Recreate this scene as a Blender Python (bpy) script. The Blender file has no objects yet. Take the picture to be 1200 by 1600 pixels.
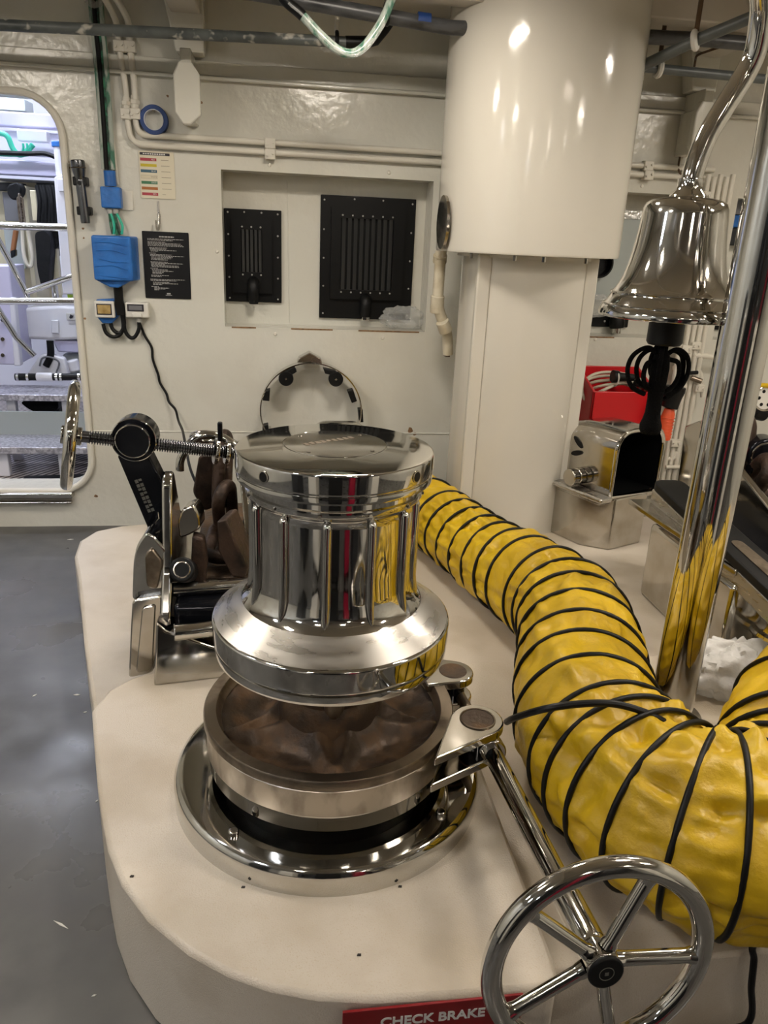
import bpy, bmesh, math, random
from mathutils import Vector, Matrix, noise
random.seed(7)
PI = math.pi
scene = bpy.context.scene
COL = scene.collection

# ---------------------------------------------------------------- camera
CAM = Vector((0, 0, 1.47))
FPX, PITCH, ROLL, YAW = 1196.3, math.radians(19.69), math.radians(-2.5688), math.radians(8.7635)
_c, _s = math.cos(PITCH), math.sin(PITCH)
_rz = Matrix.Rotation(-YAW, 3, 'Z')
_right, _down, FWD = _rz @ Vector((1, 0, 0)), _rz @ Vector((0, -_s, -_c)), _rz @ Vector((0, _c, -_s))
_cr, _sr = math.cos(ROLL), math.sin(ROLL)
RIGHT, DOWN = _cr * _right + _sr * _down, -_sr * _right + _cr * _down
cam_data = bpy.data.cameras.new('camera')
cam_data.sensor_fit = 'VERTICAL'; cam_data.sensor_height = 36; cam_data.sensor_width = 27
cam_data.lens = FPX / 1600 * 36
cam_data.clip_start = 0.02
cam = bpy.data.objects.new('camera', cam_data); COL.objects.link(cam)
mw = Matrix((RIGHT, -DOWN, -FWD)).transposed().to_4x4(); mw.translation = CAM
cam.matrix_world = mw
scene.camera = cam

def ray(x, y): return RIGHT * ((x - 600) / FPX) + DOWN * ((y - 800) / FPX) + FWD
def P(x, y, Y): d = ray(x, y); return CAM + d * (Y / d.y)              # point of the plane at distance Y
def Zp(x, y, z): d = ray(x, y); return CAM + d * ((z - CAM.z) / d.z)    # point of the level z

# ---------------------------------------------------------------- world, exposure
w = bpy.data.worlds.new('world'); scene.world = w; w.use_nodes = True
w.node_tree.nodes['Background'].inputs[0].default_value = (0.9, 0.95, 1, 1)
w.node_tree.nodes['Background'].inputs[1].default_value = 0.15
scene.view_settings.view_transform = 'Standard'; scene.view_settings.look = 'None'
scene.view_settings.gamma = 1; scene.view_settings.use_curve_mapping = False
scene.view_settings.exposure = 0.45
LAMP_WARM, LAMP_COOL, LAMP_NEXT = 72.0, 56.0, 30.0    # radiance of the lamp diffusers

# ---------------------------------------------------------------- materials
def lin(c):
    if isinstance(c, str): c = [int(c[i:i+2], 16) / 255 for i in (0, 2, 4)]
    return tuple((v / 12.92 if v <= .04045 else ((v + .055) / 1.055) ** 2.4) for v in c) + (1,)
MATS = {}
def mat(name, col, rough=.5, metal=0, col2=None, nscale=6, lo=.45, hi=.65, bump=0, bscale=60, rough2=None,
        coat=0, emit=0, trans=0, alpha=1, speck=None, speck_scale=120, stretch=(1, 1, 1), ior=None, bdet=3, spec=None):
    m = bpy.data.materials.new(name); m.use_nodes = True; MATS[name] = m
    nt = m.node_tree; b = nt.nodes['Principled BSDF']; L = nt.links.new
    b.inputs['Base Color'].default_value = lin(col); b.inputs['Roughness'].default_value = rough
    b.inputs['Metallic'].default_value = metal; b.inputs['Coat Weight'].default_value = coat
    b.inputs['Transmission Weight'].default_value = trans; b.inputs['Alpha'].default_value = alpha
    if spec is not None: b.inputs['Specular IOR Level'].default_value = spec
    if ior: b.inputs['IOR'].default_value = ior
    if emit:
        b.inputs['Emission Color'].default_value = lin(col); b.inputs['Emission Strength'].default_value = emit
    geo = nt.nodes.new('ShaderNodeNewGeometry')
    mp = nt.nodes.new('ShaderNodeMapping'); mp.inputs['Scale'].default_value = stretch
    L(geo.outputs['Position'], mp.inputs['Vector'])
    def tex(scale, det=4):
        n = nt.nodes.new('ShaderNodeTexNoise'); n.inputs['Scale'].default_value = scale
        n.inputs['Detail'].default_value = det; L(mp.outputs[0], n.inputs['Vector']); return n
    def ramp(src, a, c):
        r = nt.nodes.new('ShaderNodeMapRange'); r.inputs[1].default_value = a; r.inputs[2].default_value = c
        L(src, r.inputs[0]); return r.outputs[0]
    out = None
    if col2 or rough2 is not None:
        fac = ramp(tex(nscale, 6).outputs['Fac'], lo, hi)
        if col2:
            mx = nt.nodes.new('ShaderNodeMix'); mx.data_type = 'RGBA'
            L(fac, mx.inputs[0]); mx.inputs[6].default_value = lin(col); mx.inputs[7].default_value = lin(col2)
            out = mx.outputs[2]; L(out, b.inputs['Base Color'])
        if rough2 is not None:
            mr = nt.nodes.new('ShaderNodeMapRange'); mr.inputs[3].default_value = rough; mr.inputs[4].default_value = rough2
            L(fac, mr.inputs[0]); L(mr.outputs[0], b.inputs['Roughness'])
    if speck:
        f2 = ramp(tex(speck_scale, 2).outputs['Fac'], .60, .70)
        mx = nt.nodes.new('ShaderNodeMix'); mx.data_type = 'RGBA'; L(f2, mx.inputs[0])
        if out: L(out, mx.inputs[6])
        else: mx.inputs[6].default_value = lin(col)
        mx.inputs[7].default_value = lin(speck); L(mx.outputs[2], b.inputs['Base Color'])
    if bump:
        bp = nt.nodes.new('ShaderNodeBump'); bp.inputs['Strength'].default_value = bump; bp.inputs['Distance'].default_value = .01
        L(tex(bscale, bdet).outputs['Fac'], bp.inputs['Height']); L(bp.outputs[0], b.inputs['Normal'])
    return m

mat('wall_paint', 'D6D5CB', .19, col2='CDCABE', nscale=1.6, bump=.30, bscale=24, bdet=6)
mat('ceiling_paint', 'BDB6AA', .4, bump=.05, bscale=30)
mat('column_paint', 'C9C5BA', .09, bump=.03, bscale=26)
mat('pipe_paint', 'D9D5C9', .3, bump=.05, bscale=80)
mat('plinth_paint', 'C7BEB0', .33, col2='A4967F', nscale=4.2, lo=.45, hi=.85, bump=.2, bscale=300, speck='BCAE98', speck_scale=420)
mat('plinth_side', 'C9C2B8', .35, bump=.03, bscale=120)
mat('floor_paint', '605F5C', .18, col2='403F3E', nscale=3.0, lo=.3, hi=.7, rough2=.5, bump=.06, bscale=7, bdet=6)
mat('chrome', 'CDCBC6', .05, 1, rough2=.11, nscale=9)
mat('polished_steel', 'BFBBB4', .09, 1, rough2=.17, nscale=10, col2='B2ACA2')
mat('satin_steel', 'C2BFB9', .27, 1, rough2=.40, nscale=10, bump=.02, bscale=300, stretch=(1, 1, 6))
mat('dirty_steel', '8F8374', .34, 1, col2='5E5346', nscale=12, rough2=.55, bump=.05, bscale=90)
mat('band_steel', 'BAB2A6', .3, 1, col2='A59B8E', nscale=30, rough2=.42, stretch=(1, 1, .5))
mat('rust', '4A3D32', .45, .5, col2='6C543D', nscale=16, rough2=.75, bump=.25, bscale=70)
mat('rust_chain', '44342A', .5, .5, col2='241D18', nscale=14, bump=.4, bscale=60)
mat('black_steel', '16181E', .12, .6, rough2=.2, nscale=10)
mat('black_rubber', '08090A', .45, spec=.28)
mat('black_paint', '08090A', .45, spec=.25)
mat('black_slat', '333435', .4)
mat('rope_black', '050506', .9, spec=.15, bump=.6, bscale=300)
mat('hose_yellow', 'CFAC18', .40, col2='AE8C0C', nscale=5, lo=.35, hi=.75, bump=.45, bscale=30, bdet=6)
mat('blue_plastic', '2C6FBE', .35, col2='245FA8', nscale=12, bump=.25, bscale=40)
mat('blue_tape', '1D3E7A', .5)
mat('grey_plastic', 'A9A8A3', .4)
mat('white_plastic', 'D9D7D0', .35)
mat('grey_pipe', '5B605E', .45, col2='3C4141', nscale=10, lo=.4, hi=.7, speck='B9B6AC', speck_scale=22)
mat('grey_pipe_plain', '5E6362', .4, col2='505555', nscale=8)
mat('dark_pipe', '494A4C', .35, col2='2C2D2F', nscale=30, stretch=(.4, 1, 1))
mat('green_cable', '3A7A5E', .3, col2='26362F', nscale=30, lo=.42, hi=.58)
mat('teal_cable', '35B79A', .4)
mat('plastic_wrap', 'A9B2AA', .15, col2='4F7A68', nscale=40, lo=.45, hi=.6, stretch=(1, 1, .3))
mat('tape_core', 'C9CCD4', .5)
mat('sign_paper', 'D9D2BC', .45)
mat('sign_black', '101114', .3)
mat('sign_red', '7D0710', .4)
mat('print_white', 'DAD9D6', .5)
mat('print_grey', 'A5A5A2', .5)
mat('print_dark', '2B2830', .5)
mat('engrave', '77766F', .4, .5)
mat('p_red', 'A93A48', .5); mat('p_yellow', 'C4B22A', .5); mat('p_blue', '3A5F74', .5); mat('p_cream', 'D6CDB4', .5)
mat('p_green', '3C7552', .5); mat('p_orange', 'A8662F', .5); mat('p_line', '8D8674', .5)
mat('red_plastic', 'C4101A', .35)
mat('orange_plastic', 'E0592F', .45)
mat('cream_cable', 'CFC8B6', .5)
mat('pvc', 'D5CDB8', .35, col2='BBAF94', nscale=10)
mat('clear_bag', 'DADCDA', .10, alpha=.32, bump=.5, bscale=50)
mat('white_bag', 'E4E4E2', .2, bump=.5, bscale=40, bdet=3, alpha=.72)
mat('next_white', 'E3E3EC', .35)
mat('next_lilac', 'CBC8E2', .4)
mat('next_cream', 'D8CFAF', .5)
mat('next_grey', '6E6F73', .5)
mat('alloy', 'CFCDD5', .35, .6, col2='9E9CA6', nscale=60, lo=.42, hi=.58, bump=.6, bscale=60)
mat('engine_white', 'E6E6EA', .25)
mat('wood', '8A5A34', .5)
mat('cloth_black', '101113', .75, spec=.3, bump=.4, bscale=30)
mat('hi_vis', 'A6C93A', .6)
mat('panel_grey', 'AEB6B4', .35)
mat('foil', 'C8C8C6', .2, .8, bump=.6, bscale=60)
mat('glass_clear', 'B79E6A', .12, col2='8F7748', nscale=25)
mat('lens', 'E8E8EA', .05)
mat('dark_room', '45423E', .6)
mat('locker_dark', '24262A', .4)
mat('magenta_red', '8E1030', .4)
mat('lamp_warm', (1, .955, .895), .5, emit=LAMP_WARM)
mat('lamp_cool', (.93, .95, 1), .5, emit=LAMP_COOL)
mat('lamp_next', (.90, .93, 1), .5, emit=LAMP_NEXT)
mat('gunmetal', '6A6C70', .25, 1)
mat('rust_stain', '8A6A4A', .7, col2='5F4630', nscale=60)
mat('dirt', '2A2622', .8)
mat('debris', 'D8D6CE', .7)

def grating_mat():
    m = mat('grating', 'A8A29E', .45, .3); nt = m.node_tree; b = nt.nodes['Principled BSDF']
    g = nt.nodes['Geometry'] if 'Geometry' in nt.nodes else [n for n in nt.nodes if n.type == 'NEW_GEOMETRY'][0]
    mp = nt.nodes.new('ShaderNodeMapping'); mp.inputs['Rotation'].default_value = (0, 0, .55)
    wv = nt.nodes.new('ShaderNodeTexWave'); wv.inputs['Scale'].default_value = 9
    cr = nt.nodes.new('ShaderNodeValToRGB')
    cr.color_ramp.elements[0].color = lin('3A2F2C'); cr.color_ramp.elements[1].color = lin('CFC6C2')
    cr.color_ramp.elements[0].position = .35; cr.color_ramp.elements[1].position = .5
    nt.links.new(g.outputs['Position'], mp.inputs[0]); nt.links.new(mp.outputs[0], wv.inputs[0])
    nt.links.new(wv.outputs[1], cr.inputs[0]); nt.links.new(cr.outputs[0], b.inputs['Base Color'])
grating_mat()

# ---------------------------------------------------------------- geometry helpers
class G:
    def __init__(s): s.v, s.f = [], []
    def add(s, vs, fs):
        o = len(s.v); s.v += [Vector(v) for v in vs]; s.f += [tuple(o + i for i in f) for f in fs]; return s
    def box(s, lo, hi, rot=None, at=None):
        (a, b, c), (d, e, f) = lo, hi
        vs = [Vector(q) for q in ((a, b, c), (d, b, c), (d, e, c), (a, e, c), (a, b, f), (d, b, f), (d, e, f), (a, e, f))]
        if rot is not None: at = Vector(at); vs = [rot @ (q - at) + at for q in vs]
        return s.add(vs, [(0, 3, 2, 1), (4, 5, 6, 7), (0, 1, 5, 4), (1, 2, 6, 5), (2, 3, 7, 6), (3, 0, 4, 7)])
    def tube(s, pts, r, n=12, closed=False, caps=True, flat=1):
        pts = [Vector(p) for p in pts]; k = len(pts)
        rs = r if isinstance(r, (list, tuple)) else [r] * k
        T = []
        for i in range(k):
            a = pts[(i - 1) % k] if closed or i else pts[0]; b = pts[(i + 1) % k] if closed or i < k - 1 else pts[-1]
            T.append((b - a).normalized())
        u = T[0].orthogonal().normalized(); vs = []
        for i in range(k):
            u = (u - T[i] * u.dot(T[i])).normalized(); v = T[i].cross(u)
            for j in range(n):
                a = 2 * PI * j / n; vs.append(pts[i] + rs[i] * (math.cos(a) * u + flat * math.sin(a) * v))
        fs = []
        for i in range(k if closed else k - 1):
            a, b = i * n, ((i + 1) % k) * n
            if closed and i == k - 1:   # match the seam
                best = min(range(n), key=lambda q: (vs[b + q] - vs[a]).length)
            else: best = 0
            for j in range(n):
                fs.append((a + j, a + (j + 1) % n, b + (j + 1 + best) % n, b + (j + best) % n))
        if caps and not closed: fs += [tuple(reversed(range(n))), tuple((k - 1) * n + j for j in range(n))]
        return s.add(vs, fs)
    def cyl(s, a, b, r, r2=None, n=24): return s.tube([a, b], [r, r if r2 is None else r2], n)
    def lathe(s, prof, c, n=48, axis=None, closed=False):
        """prof: (radius, height) pairs round the axis through c"""
        c = Vector(c); ax = Vector(axis or (0, 0, 1)).normalized()
        u = ax.orthogonal().normalized(); v = ax.cross(u); vs, fs, rows = [], [], []
        for r, h in prof:
            if r < 1e-6: rows.append([len(vs)]); vs.append(c + ax * h)
            else:
                rows.append(list(range(len(vs), len(vs) + n)))
                vs += [c + ax * h + r * (math.cos(2 * PI * j / n) * u + math.sin(2 * PI * j / n) * v) for j in range(n)]
        m = len(rows)
        for i in range(m if closed else m - 1):
            A, B = rows[i], rows[(i + 1) % m]
            for j in range(n):
                k = (j + 1) % n
                if len(A) == 1 and len(B) == 1: continue
                if len(A) == 1: fs.append((A[0], B[k], B[j]))
                elif len(B) == 1: fs.append((A[j], A[k], B[0]))
                else: fs.append((A[j], A[k], B[k], B[j]))
        return s.add(vs, fs)
    def prism(s, poly, d):
        """closed outline of 3-D points pushed by the vector d"""
        d = Vector(d); n = len(poly); p = [Vector(q) for q in poly]
        return s.add(p + [q + d for q in p], [tuple(range(n)), tuple(reversed(range(n, 2 * n)))] +
                     [(i, i + n, (i + 1) % n + n, (i + 1) % n) for i in range(n)])
    def torus(s, c, axis, R, r, n=40, m=12, a0=0, a1=2 * PI, u=None):
        ax = Vector(axis).normalized(); u = Vector(u).normalized() if u else ax.orthogonal().normalized(); v = ax.cross(u)
        full = abs(a1 - a0 - 2 * PI) < 1e-6
        k = n if full else n + 1
        pts = [Vector(c) + R * (math.cos(a0 + (a1 - a0) * i / n) * u + math.sin(a0 + (a1 - a0) * i / n) * v) for i in range(k)]
        return s.tube(pts, r, m, closed=full)
    def ball(s, c, r, n=14, sc=(1, 1, 1)):
        pr = [(math.sin(PI * i / 10) * r, -math.cos(PI * i / 10) * r * sc[2]) for i in range(11)]; pr[0] = (0, -r * sc[2]); pr[-1] = (0, r * sc[2])
        return s.lathe(pr, c, n)

def spline(pts, n=8):
    pts = [Vector(p) for p in pts]; out = []
    for i in range(len(pts) - 1):
        p0, p1, p2 = pts[max(i - 1, 0)], pts[i], pts[i + 1]; p3 = pts[min(i + 2, len(pts) - 1)]
        for j in range(n):
            t = j / n
            out.append(.5 * (2 * p1 + (p2 - p0) * t + (2 * p0 - 5 * p1 + 4 * p2 - p3) * t * t + (3 * p1 - p0 - 3 * p2 + p3) * t ** 3))
    return out + [pts[-1]]
def fillet(pts, r, n=6):
    """polyline with rounded corners"""
    pts = [Vector(p) for p in pts]; out = [pts[0]]
    for i in range(1, len(pts) - 1):
        a, b, c = pts[i - 1], pts[i], pts[i + 1]; k = min(r, (a - b).length * .49, (c - b).length * .49)
        s, e = b + (a - b).normalized() * k, b + (c - b).normalized() * k
        for j in range(n + 1):
            t = j / n; out.append(s * (1 - t) ** 2 + b * 2 * t * (1 - t) + e * t * t)
    return out + [pts[-1]]
def round_poly(pts, r, n=5):
    pts = [Vector(p) for p in pts]; k = len(pts); out = []
    for i in range(k):
        a, b, c = pts[i - 1], pts[i], pts[(i + 1) % k]; q = min(r, (a - b).length * .49, (c - b).length * .49)
        s, e = b + (a - b).normalized() * q, b + (c - b).normalized() * q
        for j in range(n + 1):
            t = j / n; out.append(s * (1 - t) ** 2 + b * 2 * t * (1 - t) + e * t * t)
    return out

ORG = {}
def obj(name, g, material, parent=None, bevel=0, smooth=35, seg=2, origin=None, weighted=True):
    vs = g.v; lo = [min(v[i] for v in vs) for i in range(3)]; hi = [max(v[i] for v in vs) for i in range(3)]
    o0 = Vector(origin) if origin is not None else Vector(((lo[0] + hi[0]) / 2, (lo[1] + hi[1]) / 2, lo[2]))
    me = bpy.data.meshes.new(name); me.from_pydata([v - o0 for v in vs], [], g.f)
    bm = bmesh.new(); bm.from_mesh(me); bmesh.ops.recalc_face_normals(bm, faces=bm.faces); bm.to_mesh(me); bm.free()
    me.materials.append(MATS[material])
    if smooth:
        me.polygons.foreach_set('use_smooth', [True] * len(me.polygons)); me.set_sharp_from_angle(angle=math.radians(smooth))
    o = bpy.data.objects.new(name, me); COL.objects.link(o); ORG[o.name] = o0
    if parent: o.parent = parent; o.location = o0 - ORG[parent.name]
    else: o.location = o0
    if bevel:
        b = o.modifiers.new('bevel', 'BEVEL'); b.width = bevel; b.segments = seg; b.limit_method = 'ANGLE'; b.angle_limit = math.radians(35)
    if smooth and (bevel or weighted):
        wn_ = o.modifiers.new('normals', 'WEIGHTED_NORMAL'); wn_.keep_sharp = True; wn_.weight = 90
    return o
def clone(src, at, parent=None, name=None, rot=None):
    """copy of a one-mesh piece, its origin moved to AT"""
    o = src.copy(); COL.objects.link(o); at = Vector(at); o.name = name or src.name.split('.')[0]
    o.parent = parent; o.location = at - ORG[parent.name] if parent else at
    if rot: o.rotation_euler = rot
    ORG[o.name] = at
    return o
def thing(name, label, cat, loc, group=None):
    o = bpy.data.objects.new(name, None); COL.objects.link(o); o.location = loc; o.empty_display_size = .05
    ORG[o.name] = Vector(loc); o['label'] = label; o['category'] = cat
    if group: o['group'] = group
    return o
def tag(o, label, cat, group=None):
    o['label'] = label; o['category'] = cat
    if group: o['group'] = group
    return o
def struct(name, g, material, parent=None, bevel=0, smooth=35):
    o = obj(name, g, material, parent, bevel, smooth)
    if not parent: o['kind'] = 'structure'
    return o
def text(name, body, size, at, xdir, ydir, material, parent=None, align='CENTER', depth=.0006, bold=0):
    cu = bpy.data.curves.new('t', 'FONT'); cu.body = body; cu.size = size; cu.align_x = align; cu.align_y = 'CENTER'
    cu.extrude = depth; cu.offset = bold
    to = bpy.data.objects.new('t', cu); COL.objects.link(to)
    dg = bpy.context.evaluated_depsgraph_get(); me = bpy.data.meshes.new_from_object(to.evaluated_get(dg))
    bpy.data.objects.remove(to)
    x = Vector(xdir).normalized(); y = Vector(ydir).normalized(); z = x.cross(y)
    M = Matrix((x, y, z)).transposed()
    g = G(); g.v = [M @ v.co + Vector(at) for v in me.vertices]; g.f = [tuple(p.vertices) for p in me.polygons]
    bpy.data.meshes.remove(me)
    return obj(name, g, material, parent, smooth=0)
X, Y_, Z = Vector((1, 0, 0)), Vector((0, 1, 0)), Vector((0, 0, 1))
W = 3.88          # the wall with the door
def quad_bars(rects, Yp, thick=.0008):
    """flat print on a plane at Yp: list of (x0, z0, x1, z1)"""
    g = G()
    for a, b, c, d in rects: g.box((a, Yp - thick, b), (c, Yp, d))
    return g

# ================================================================ THE SETTING
CEIL = 2.40
struct('floor', G().box((-3.1, -4.2, -.1), (3.7, W, 0)), 'floor_paint')
struct('ceiling', G().box((-3.1, -4.2, CEIL), (3.7, W + .1, CEIL + .1)), 'ceiling_paint')
struct('wall_left', G().box((-3.2, -4.2, 0), (-3.1, W, CEIL)), 'wall_paint')
struct('wall_right', G().box((3.7, -4.2, 0), (3.8, W, CEIL)), 'wall_paint')
struct('wall_rear', G().box((-3.1, -4.3, 0), (3.7, -4.2, CEIL)), 'dark_room')
# wall with the doorway and three recesses
D0, D1, DB, DT, DR = -1.78, -.90, .195, 1.992, .17
RB, RT, RD = 1.031, 1.732, .17
wall = G()
T = .20
def wbox(x0, x1, z0, z1, y0=W, y1=W + T): wall.box((x0, y0, z0), (x1, y1, z1))
wbox(-3.1, D0, 0, CEIL); wbox(D0, D1, 0, DB); wbox(D0, D1, DT, CEIL); wbox(D1, -.225, 0, CEIL)
for x0, x1 in ((-.225, .766), (1.36, 2.13), (2.33, 3.1)):
    wbox(x0, x1, 0, RB); wbox(x0, x1, RT, CEIL); wbox(x0 - .02, x1 + .02, RB - .02, RT + .02, W + RD, W + T)
wbox(.766, 1.36, 0, CEIL); wbox(2.13, 2.33, 0, CEIL); wbox(3.1, 3.7, 0, CEIL)
for cx, cz, sx, sz in ((D0, DB, 1, 1), (D1, DB, -1, 1), (D0, DT, 1, -1), (D1, DT, -1, -1)):
    poly = [(cx, W, cz)] + [(cx + sx * DR * (1 - math.sin(a)), W, cz + sz * DR * (1 - math.cos(a))) for a in [PI / 2 * i / 10 for i in range(11)]]
    wall.prism(poly, (0, T, 0))
wall_back = struct('wall_back', wall, 'wall_paint', smooth=30)
# weld seam lines and rivets on the wall
for x0, x1, z in ((-.88, 1.0, .505),): obj('weld_seam', G().tube([(x0, W, z), (x1, W, z)], .004, 8), 'wall_paint', wall_back)
rv = obj('rivet', G().lathe([(0, .006), (.006, .005), (.009, 0)], P(421, 258, W), 12, axis=(0, -1, 0)), 'pipe_paint', wall_back, origin=P(421, 258, W))
for q in ((608, 270), (339, 393), (430, 522), (598, 528), (1003, 291), (930, 530), (150, 100)): clone(rv, P(*q, W), wall_back)
obj('panel_seam', G().tube([P(449, 281, W + RD), P(452, 505, W + RD)], .0025, 6), 'wall_paint', wall_back)
for i, (q0, q1) in enumerate((((362, 509), (400, 511)), ((455, 513), (520, 515)), ((560, 517), (655, 520)), ((905, 523), (960, 526)))):
    a, b = P(*q0, W - .001), P(*q1, W - .001); a.z = b.z = RB - .002; obj('rust_streak', G().box((a.x, W - .0012, a.z - .004), (b.x, W + .006, a.z + .0025)), 'rust_stain', wall_back, smooth=0)
for x, y, r in ((106, 253, .008), (108, 262, .005), (130, 357, .006), (131, 372, .005), (133, 498, .006), (641, 672, .016), (648, 678, .010), (305, 152, .007), (315, 160, .006), (262, 150, .006), (699, 546, .012), (150, 775, .010)):
    c = P(x, y, W); random.seed(int(x)); obj('rust_spot', G().prism([c + Vector((r * (.6 + .6 * random.random()) * math.cos(a), 0, r * (.6 + .6 * random.random()) * math.sin(a))) for a in [2 * PI * k / 9 for k in range(9)]], (0, -.0012, 0)), 'rust_stain', wall_back, smooth=0)
# ledge along the top of the wall, edge of the recess, door frame
struct('trim_1', G().box((-3.1, W - .035, 2.085), (3.7, W, 2.10)).box((-3.1, W - .02, 2.10), (3.7, W, 2.16)), 'wall_paint', bevel=.005)
dz = [(D0 + DR, DB), (D1 - DR, DB)]
ring = []
for cx, cz, a0 in ((D1 - DR, DB + DR, -90), (D1 - DR, DT - DR, 0), (D0 + DR, DT - DR, 90), (D0 + DR, DB + DR, 180)):
    for i in range(9): a = math.radians(a0 + 90 * i / 8); ring.append((cx + DR * math.cos(a), W - .012, cz + DR * math.sin(a)))
struct('trim_2', G().tube(ring, .016, 10, closed=True), 'pipe_paint')
sill = G().box((D0 + .1, W - .05, .165), (-1.0, W + .02, .195)).box((D0 + .1, W - .035, .132), (-1.01, W - .005, .146))
struct('trim_3', sill, 'polished_steel', bevel=.006)
# deck beams with their wall knees
for i, bx in enumerate((-.345, 1.98)):
    beam = struct('trim_%d' % (4 + i), G().box((bx - .06, -4.1, 2.31), (bx + .06, W, CEIL)), 'ceiling_paint', bevel=.006)
    pl = [(bx - .095, W - .12, CEIL), (bx + .075, W - .12, CEIL), (bx + .07, W - .12, 2.17), (bx - .045, W - .12, 2.17)]
    obj('beam_bracket', G().prism(pl, (0, .10, 0)), 'wall_paint', beam, bevel=.006)
    k = [(bx - .028, 2.12), (bx + .024, 2.12), (bx + .055, 2.075), (bx + .055, 1.925), (bx + .012, 1.885), (bx - .020, 1.885), (bx - .052, 1.93), (bx - .052, 2.07)]
    obj('knee_plate', G().prism([(a, W - .20, b) for a, b in k], (0, .045, 0)), 'wall_paint', beam, bevel=.006)
    obj('knee_web', G().box((bx - .03, W - .17, 1.90), (bx + .03, W - .005, 2.09)), 'wall_paint', beam, bevel=.005)
    obj('knee_neck', G().box((bx - .022, W - .195, 2.09), (bx + .024, W - .005, 2.17)), 'wall_paint', beam, bevel=.005)
for i, (by, z0) in enumerate(((3.25, 2.30), (1.4, 2.30), (-.4, 2.30))):
    struct('trim_%d' % (6 + i), G().box((-3.1, by - .05, z0), (3.7, by + .05, CEIL)), 'ceiling_paint', bevel=.006)

# ceiling lamps of the room (out of the frame, above and behind the camera)
def lamp(x, y, m, label, along='x', z=CEIL, l=.62, b=.15, grp='ceiling lamps of the winch room'):
    t = thing('ceiling_lamp', label, 'lamp', (x, y, z - .06), grp)
    a, c = (l / 2, b / 2) if along == 'x' else (b / 2, l / 2)
    obj('housing', G().box((x - a - .02, y - c - .02, z - .05), (x + a + .02, y + c + .02, z - .002)), 'white_plastic', t, bevel=.008)
    obj('diffuser', G().box((x - a, y - c, z - .058), (x + a, y + c, z - .0505)), m, t)
for x, y, m, lb in (
    (-1.35, 2.35, 'lamp_warm', 'warm white ceiling lamp nearest the doorway'),
    (0.3, 2.6, 'lamp_warm', 'warm white ceiling lamp in front of the white column'),
    (2.3, 2.4, 'lamp_warm', 'warm white ceiling lamp over the right-hand winch'),
    (-1.25, 0.95, 'lamp_warm', 'warm white ceiling lamp over the grey floor'),
    (1.5, 1.15, 'lamp_warm', 'warm white ceiling lamp over the yellow hose'),
    (2.6, 0.5, 'lamp_warm', 'warm white ceiling lamp near the right wall'),
    (-2.4, 1.2, 'lamp_cool', 'cool white ceiling lamp along the left wall'),
    (-2.3, -0.7, 'lamp_cool', 'cool white ceiling lamp at the left behind the camera'),
    (-0.9, -1, 'lamp_warm', 'warm white ceiling lamp first behind the camera'),
    (0.7, -1.4, 'lamp_warm', 'warm white ceiling lamp second behind the camera'),
    (2.1, -1.2, 'lamp_warm', 'warm white ceiling lamp behind the camera on the right'),
    (-0.2, -4.2, 'lamp_warm', 'warm white ceiling lamp in the middle of the rear row'),
    (-1.9, -2.9, 'lamp_cool', 'cool white ceiling lamp at the left of the rear row'),
    (1.6, -3, 'lamp_warm', 'warm white ceiling lamp at the right of the rear row'),
):
    lamp(x, y, m, lb, 'x', l=.36 if y > -.8 else .22, b=.16 if y > -.8 else .11)
# unseen lockers added on the rear wall for the chrome to reflect
for i, (x0, x1, m, lb) in enumerate(((-2.6, -1.7, 'locker_dark', 'tall black reflection locker added by the rear left corner'), (-1.0, -.3, 'locker_dark', 'tall black reflection locker added in the middle of the rear wall'),
                              (.5, 1.6, 'locker_dark', 'wide black reflection locker added on the rear wall'), (2.2, 2.9, 'magenta_red', 'dark red reflection locker added on the rear wall'))):
    t = thing('reflection_locker', lb, 'locker', ((x0 + x1) / 2, -3.95, 0), 'added reflection lockers on the rear wall')
    obj('carcass', G().box((x0, -4.19, 0), (x1, -3.7, 1.95)), m, t, bevel=.008)
    for k in (0, 1):
        a = x0 + (x1 - x0) * k / 2 + .01; b = x0 + (x1 - x0) * (k + 1) / 2 - .01
        d = obj('door', G().box((a, -3.7, .03), (b, -3.68, 1.92)), m, t, bevel=.004)
        obj('handle', G().cyl(((b - .04 if k == 0 else a + .04), -3.66, .95), ((b - .04 if k == 0 else a + .04), -3.66, 1.1), .008, n=10), 'chrome', d)

# unseen cases added behind the camera, giving the chrome dark and pale bands
for x, y, sx_, sy_, h, m, lb in ((.0, -.62, .5, .3, 1.25, 'cloth_black', 'tall black reflection case added behind the camera'), (-.85, -.5, .34, .3, 1.1, 'white_plastic', 'white reflection case added left of the black one'), (-1.5, -.2, .42, .34, 1.2, 'locker_dark', 'dark grey reflection case added by the left lamps'),
                              (.62, -.6, .22, .26, 1.1, 'magenta_red', 'dark red reflection case added right of the black one'), (1.0, -.5, .3, .3, 1.2, 'locker_dark', 'dark grey reflection case added by the right lamps'), (1.55, -.4, .4, .3, 1.1, 'white_plastic', 'white reflection case added at the far right behind the camera')):
    t = thing('reflection_case', lb, 'case', (x, y, 0), 'added reflection cases behind the camera')
    obj('case_body', G().box((x - sx_ / 2, y - sy_ / 2, .03), (x + sx_ / 2, y + sy_ / 2, h)), m, t, bevel=.02)
    obj('case_lid', G().box((x - sx_ / 2 - .006, y - sy_ / 2 - .006, h), (x + sx_ / 2 + .006, y + sy_ / 2 + .006, h + .06)), m, t, bevel=.012)
    for s in (-1, 1): obj('foot', G().box((x + s * sx_ * .35 - .03, y - sy_ / 2, 0), (x + s * sx_ * .35 + .03, y + sy_ / 2, .03)), 'black_rubber', t)

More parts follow.
